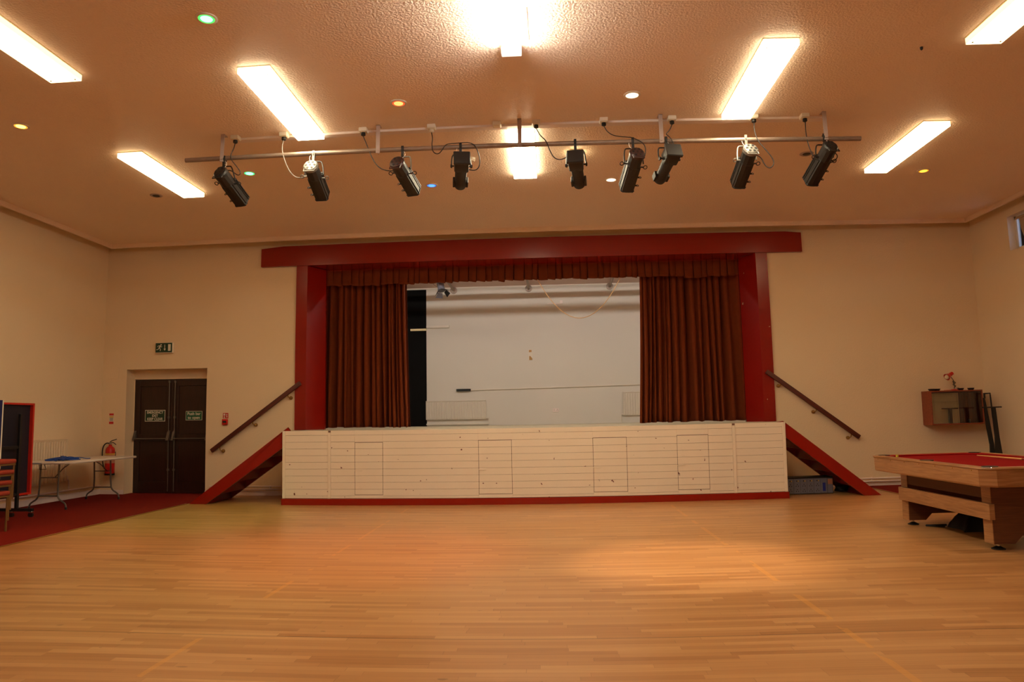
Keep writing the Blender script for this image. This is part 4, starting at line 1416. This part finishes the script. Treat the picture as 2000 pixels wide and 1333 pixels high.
# ------------------------------------------------------------------ right side: pool table, cabinet, stands, rack
def pool_table():
    x0, x1, y0, y1, zt = 3.72, 5.02, 6.13, 8.37, .757
    t = thing('pool_table', 'oak pool table with red cloth standing at the right edge', 'pool table', (x0, y0, 0))
    W, L = x1 - x0, y1 - y0
    ch = .10

    def oct_(i, c):
        return [(i + c, i), (W - i - c, i), (W - i, i + c), (W - i, L - i - c), (W - i - c, L - i), (i + c, L - i), (i, L - i - c), (i, i + c)]
    a = MB()
    rz = ((.585, 0.012), (.60, .004), (.735, 0.0))
    rings = [[a.bm.verts.new((x, y, z)) for x, y in oct_(i, ch)] for z, i in rz]
    for A, B in zip(rings, rings[1:]):
        for k in range(8):
            a.bm.faces.new((A[k], A[(k + 1) % 8], B[(k + 1) % 8], B[k]))
    a.bm.faces.new(rings[-1])
    a.bm.faces.new(list(reversed(rings[0])))
    a.obj('cabinet_body', 'oak', t)
    # top rail (octagonal ring, rounded)
    r = MB()
    prof = ((.0, .733), (-.010, .742), (-.006, .756), (.012, zt), (.075, zt), (.085, .745))
    rings = [[r.bm.verts.new((x, y, z)) for x, y in oct_(i, ch + i * .3)] for i, z in prof]
    for A, B in zip(rings, rings[1:]):
        for k in range(8):
            r.bm.faces.new((A[k], A[(k + 1) % 8], B[(k + 1) % 8], B[k]))
    r.obj('top_rail', 'oak', t, smooth=True, ang=50)
    # cushions
    c = MB()
    prof = ((.078, .752), (.088, .755), (.125, .75), (.128, .742), (.118, .722))
    rings = [[c.bm.verts.new((x, y, z)) for x, y in oct_(i, ch + i * .3)] for i, z in prof]
    for A, B in zip(rings, rings[1:]):
        for k in range(8):
            c.bm.faces.new((A[k], A[(k + 1) % 8], B[(k + 1) % 8], B[k]))
    c.obj('cushions', 'felt', t, smooth=True, ang=50)
    MB().box(.1, W - .1, .1, L - .1, .715, .736).obj('playing_cloth', 'felt', t)
    for (px, py) in ((.115, .115), (W - .115, .115), (.115, L - .115), (W - .115, L - .115), (.085, L / 2), (W - .085, L / 2)):
        MB().lathe((px, py, .70), (0, 0, 1), [(0, .055), (.05, .062), (.061, .066)], 20).obj('pocket', 'black', t, smooth=True)
    for (px, py, a_) in ((.065, .065, PI * 1.25), (W - .065, .065, -PI / 4), (.065, L - .065, PI * .75), (W - .065, L - .065, PI / 4)):
        m = MB().box(-.045, .045, -.012, .012, -.014, .006, bev=.005, seg=2)
        bmesh.ops.transform(m.bm, matrix=Matrix.Translation((px - .018 * (1 if px < .5 else -1), py - .018 * (1 if py < .5 else -1), zt - .004)) @ Matrix.Rotation(a_ + PI / 2, 4, 'Z'), verts=m.bm.verts[:])
        m.obj('corner_cap', 'chrome', t, smooth=True)
    for k in range(7):
        MB().cyl((.0005, .2 + k * (L - .4) / 6, .722), (-.004, .2 + k * (L - .4) / 6, .722), .006, seg=8).obj('screw', 'brass', t)
    for k in range(4):
        MB().cyl((.2 + k * (W - .4) / 3, .0005, .722), (.2 + k * (W - .4) / 3, -.004, .722), .006, seg=8).obj('screw', 'brass', t)
    # end panels
    for yy, s in ((.29, 1), (L - .43, 1)):
        poly = [(.215, .055), (.40, .055), (.47, .125), (W - .47, .125), (W - .40, .055), (W - .215, .055), (W - .215, .587), (.215, .587)]
        MB().prism(poly, yy, yy + .14, 'Y').obj('leg_panel', 'oak_shaded', t)
        MB().box(.209, .2145, yy + .002, yy + .138, .055, .585).obj('lit_edge_band', 'oak', t)  # lighter oak strip paints the lit side of the leg panel
        for px in (.29, W - .29):
            f = MB().lathe((px, yy + .07, 0), (0, 0, 1), [(0, .058), (.008, .058), (.022, .03), (.03, .016)], 22).obj('levelling_foot', 'black', t, smooth=True)
            MB().cyl((px, yy + .07, .028), (px, yy + .07, .056), .012).obj('foot_bolt', 'chrome', f, smooth=True)
    for px in (.16, W - .21):
        MB().box(px, px + .05, .24, L - .32, .275, .415, bev=.003).obj('side_plank', 'oak', t)
    MB().box(.22, W - .22, .43, L - .43, .45, .58).obj('ball_box', 'dark_ply', t)
    ch_ = tag(MB().box(3.79, 3.812, 7.86, 7.882, zt, zt + .022, bev=.002).obj('chalk_cube', 'yellow'), 'small yellow chalk cube on the left rail of the pool table', 'chalk')
    cue = thing('pool_cue', 'wooden pool cue lying along the right side of the red cloth', 'cue', (4.63, 7.75, .752))
    d = Vector((.05, -1.42, .0))
    MB().cyl((0, 0, .005), tuple(d * .5 + Vector((0, 0, .004))), .006, .010).obj('shaft', 'cue', cue, smooth=True)
    MB().cyl(tuple(d * .5 + Vector((0, 0, .004))), tuple(d), .010, .0145).obj('butt', 'cab_wood', cue, smooth=True)
    # bag under the table
    b = MB()
    b.grid(lambda u, v: Vector((4.22 + .06 * math.sin(v * 3.1) + u * .62, 7.38 + .38 * v, 0.002 + (.17 + .03 * math.sin(u * 5) + .02 * math.sin(v * 9 + u * 4)) * max(0, math.sin(PI * min(1, max(0, v)))) ** .5 * max(0, min(1, (u + .0) * 8, (1 - u) * 8)) ** .6)), 20, 14)
    b.box(4.3, 4.76, 7.44, 7.7, .0, .06)
    bg_ = b.obj('holdall', 'black', smooth=True)
    tag(bg_, 'black holdall lying on the floor under the pool table', 'bag')
    tag(MB().tube([(4.22, 7.74, .008), (4.12, 7.8, .012), (4.05, 7.86, .008), (4.14, 7.84, .008), (4.26, 7.78, .02)], .011, 6, 2).obj('bag_strap', 'black', smooth=True), 'loose black strap end on the floor beside the holdall', 'strap')


pool_table()


def cabinet():
    x0, x1, y0, z0, z1 = 6.37, 7.27, YB - .30, 1.0, 1.572
    t = thing('display_cabinet', 'teak wall cabinet with sliding glass front in the right corner', 'cabinet', (x0, YB, z0))
    W, H, D = x1 - x0, z1 - z0, .30
    T = .022
    MB().box(0, T, -D, -.002, 0, H, bev=.002).obj('side_panel', 'cab_wood', t)
    MB().box(W - T, W, -D, -.002, 0, H, bev=.002).obj('side_panel', 'cab_wood', t)
    MB().box(T, W - T, -D, -.002, H - T, H, bev=.002).obj('top_panel', 'cab_wood', t)
    MB().box(T, W - T, -D, -.002, 0, T, bev=.002).obj('bottom_panel', 'cab_wood', t)
    b = MB()
    for k in range(5):
        b.box(T + k * .105, T + (k + 1) * .105 - .002, -.176, -.166, T, H - T)
    b.obj('cream_reflection', 'cab_back', t)  # cream planks stand in for the hall reflected in the glass
    b = MB()
    for k in range(6):
        b.box(.55 + k * .0545, .55 + (k + 1) * .0545 - .003, -.18 - .006 * (k % 2), -.166, T, H - T)
    b.obj('brown_reflection', 'cab_reflection', t)  # brown slats colour in the darker part of that reflection
    MB().box(T, W - T, -.26, -.19, H * .665, H * .665 + .006).obj('glass_shelf', 'glass', t)
    MB().box(T, W * .52, -D + .02, -D + .024, T, H - T - .02).obj('glass_door', 'glass', t)
    MB().box(W * .5, W - T, -D + .01, -D + .014, T, H - T - .02).obj('glass_door', 'glass', t)
    MB().box(T, W - T, -D + .004, -D + .03, H - T - .02, H - T).obj('door_track', 'door', t)
    p = thing('reflected_stand', 'dark T-shaped stand built to imitate a reflection in the cabinet glass', 'stand', (x0 + .36, YB - .225, z0 + T))  # solid stand-in for a T shape mirrored in the glass
    MB().box(-.025, .025, -.02, .02, 0, .24).obj('post', 'oxide', p)
    MB().box(-.13, .13, -.03, .03, .24, .256, bev=.003).obj('top_plate', 'oxide', p)
    tag(MB().lathe((x0 + .68, YB - .225, z0 + T), (0, 0, 1), [(0, .016), (.06, .018), (.061, .012)], 14).obj('small_cup', 'silver', smooth=True), 'tiny pale cup inside the right half of the cabinet', 'cup')
    lab = ['black ashtray at the left end of the cabinet top', 'black ashtray second from the left on the cabinet top', 'black ashtray just right of the red lamp', 'black ashtray at the right end of the cabinet top']
    proto = None
    for k, (x, y) in enumerate(((6.45, YB - .2), (6.56, YB - .17), (6.965, YB - .18), (7.15, YB - .17))):
        if proto is None:
            a = MB().lathe((0, 0, 0), (0, 0, 1), [(0, .04), (.008, .042), (.02, .05), (.036, .055), (.036, .044), (.014, .038)], 24)
            o = proto = a.obj('ashtray', 'black', smooth=True)
        else:
            o = proto.copy()
            COL.objects.link(o)
        o.location = (x, y, z1)
        tag(o, lab[k], 'ashtray', 'black ashtrays on the cabinet')
    l = thing('desk_lamp', 'red anglepoise lamp leaning on top of the wall cabinet', 'lamp', (6.86, YB - .17, z1))
    l.scale = (1.15, 1.15, 1.15)
    MB().lathe((0, 0, 0), (0, 0, 1), [(0, .055), (.012, .055), (.02, .03), (.024, .01)], 24).obj('base', 'lampshade_red', l, smooth=True)
    MB().lathe((-.10, 0, 0), (0, 0, 1), [(0, .05), (.01, .05), (.014, .03)], 20).obj('saucer', 'label_tan', l, smooth=True)
    MB().tube([(0, 0, .02), (.02, 0, .06), (-.01, 0, .13)], .006, 6).obj('lower_arm', 'steel', l)
    MB().tube([(-.01, 0, .13), (.0, 0, .15), (-.045, 0, .215)], .006, 6).obj('upper_arm', 'steel', l)
    m = MB()
    for k in range(12):
        m.torus((.008 + .012 * math.sin(k), 0, .05 + k * .008), (0, .3, 1), .013, .002, 10, 4)
    m.obj('spring', 'black', l)
    MB().lathe((-.025, 0, .245), (-1, -.25, -.55), [(-.03, .014), (-.02, .026), (.045, .028), (.05, .034), (.10, .052), (.10, .048), (.055, .03)], 24).obj('lamp_shade', 'lampshade_red', l, smooth=True)
    MB().sphere((-.105, -.02, .20), .034).obj('bulb', 'lampshade_in', l, smooth=True)
    MB().tube([(.02, 0, .03), (.06, 0, .045), (.08, 0, .03), (.05, 0, .02)], .003, 5, 1).obj('cord', 'black', l)
    # stands in the corner
    s = thing('folded_stand', 'black tapering stand with a flat top plate leaning in the right corner', 'stand', (7.19, 11.5, 0))
    MB().box(-.16, .13, -.035, .035, 1.262, 1.282, bev=.004).obj('top_plate', 'black', s)
    MB().prism([(-.02, 1.262), (.035, 1.262), (.06, .8), (.09, .5), (.085, 0), (-.03, 0), (-.02, .5), (.0, .8)], -.02, .02, 'Y').obj('upright', 'black', s)
    s = thing('folded_stand', 'black leaning stand with a hooked top just behind the cabinet side', 'stand', (7.27, 11.78, 0))
    MB().prism([(-.055, 1.43), (-.035, 1.43), (.02, 1.0), (.06, .65), (.05, 0), (-.03, 0), (-.005, .65), (-.045, 1.0)], -.015, .015, 'Y').obj('upright', 'black', s)
    MB().tube([(-.04, 0, 1.50), (.065, 0, 1.505), (.07, 0, 1.40), (.08, 0, 1.1)], .013, 6).obj('hook', 'black', s)
    MB().box(-.045, -.02, -.01, .01, 1.42, 1.51).obj('neck', 'black', s)


cabinet()


def rack():
    t = thing('dimmer_rack', 'grey dimmer rack with rows of sockets on the floor under the right stairs', 'dimmer rack', (3.66, 11.29, 0))
    W, H, D = .745, .26, .3
    MB().box(0, W, .004, D, 0, H, bev=.003).obj('case', 'black', t)
    for k in range(6):
        x = .01 + k * .107
        m = MB().box(x, x + .104, -.004, .004, .01, H - .02, bev=.002)
        p = m.obj('module', 'rack_grey', t)
        if k < 5:
            for zz in (.05, .13):
                h = MB()
                for a, b in ((0, .022), (-.018, -.004), (.018, -.004)):
                    h.cyl((x + .055 + a, -.003, zz + b), (x + .055 + a, -.006, zz + b), .007, seg=8)
                h.obj('socket', 'black', p)
            MB().cyl((x + .05, -.003, .205), (x + .05, -.008, .205), .009, seg=8).obj('knob', 'black', p)
            MB().box(x + .065, x + .08, -.006, -.003, .195, .215).obj('indicator', 'sign_yellow', p)
        else:
            MB().box(x + .03, x + .075, -.008, -.003, .04, .17).obj('blue_switch_panel', 'rack_blue', p)
    MB().box(.655, .735, -.003, .004, .01, H - .02).obj('end_panel', 'rack_grey', t)
    MB().box(.66, .735, -.006, -.002, .145, .225).obj('tan_label', 'label_tan', t)
    pts = []
    for k in range(70):
        a = k * .55
        r = .10 + .02 * math.sin(k * 1.7)
        pts.append((4.62 + math.cos(a) * r, 11.5 + math.sin(a) * r * .8, .012 + .0011 * k))
    tag(MB().tube(pts, .009, 6, 1).obj('coiled_cable', 'cable_dark', smooth=True), 'coil of black cable on the floor beside the dimmer rack', 'cable')


rack()
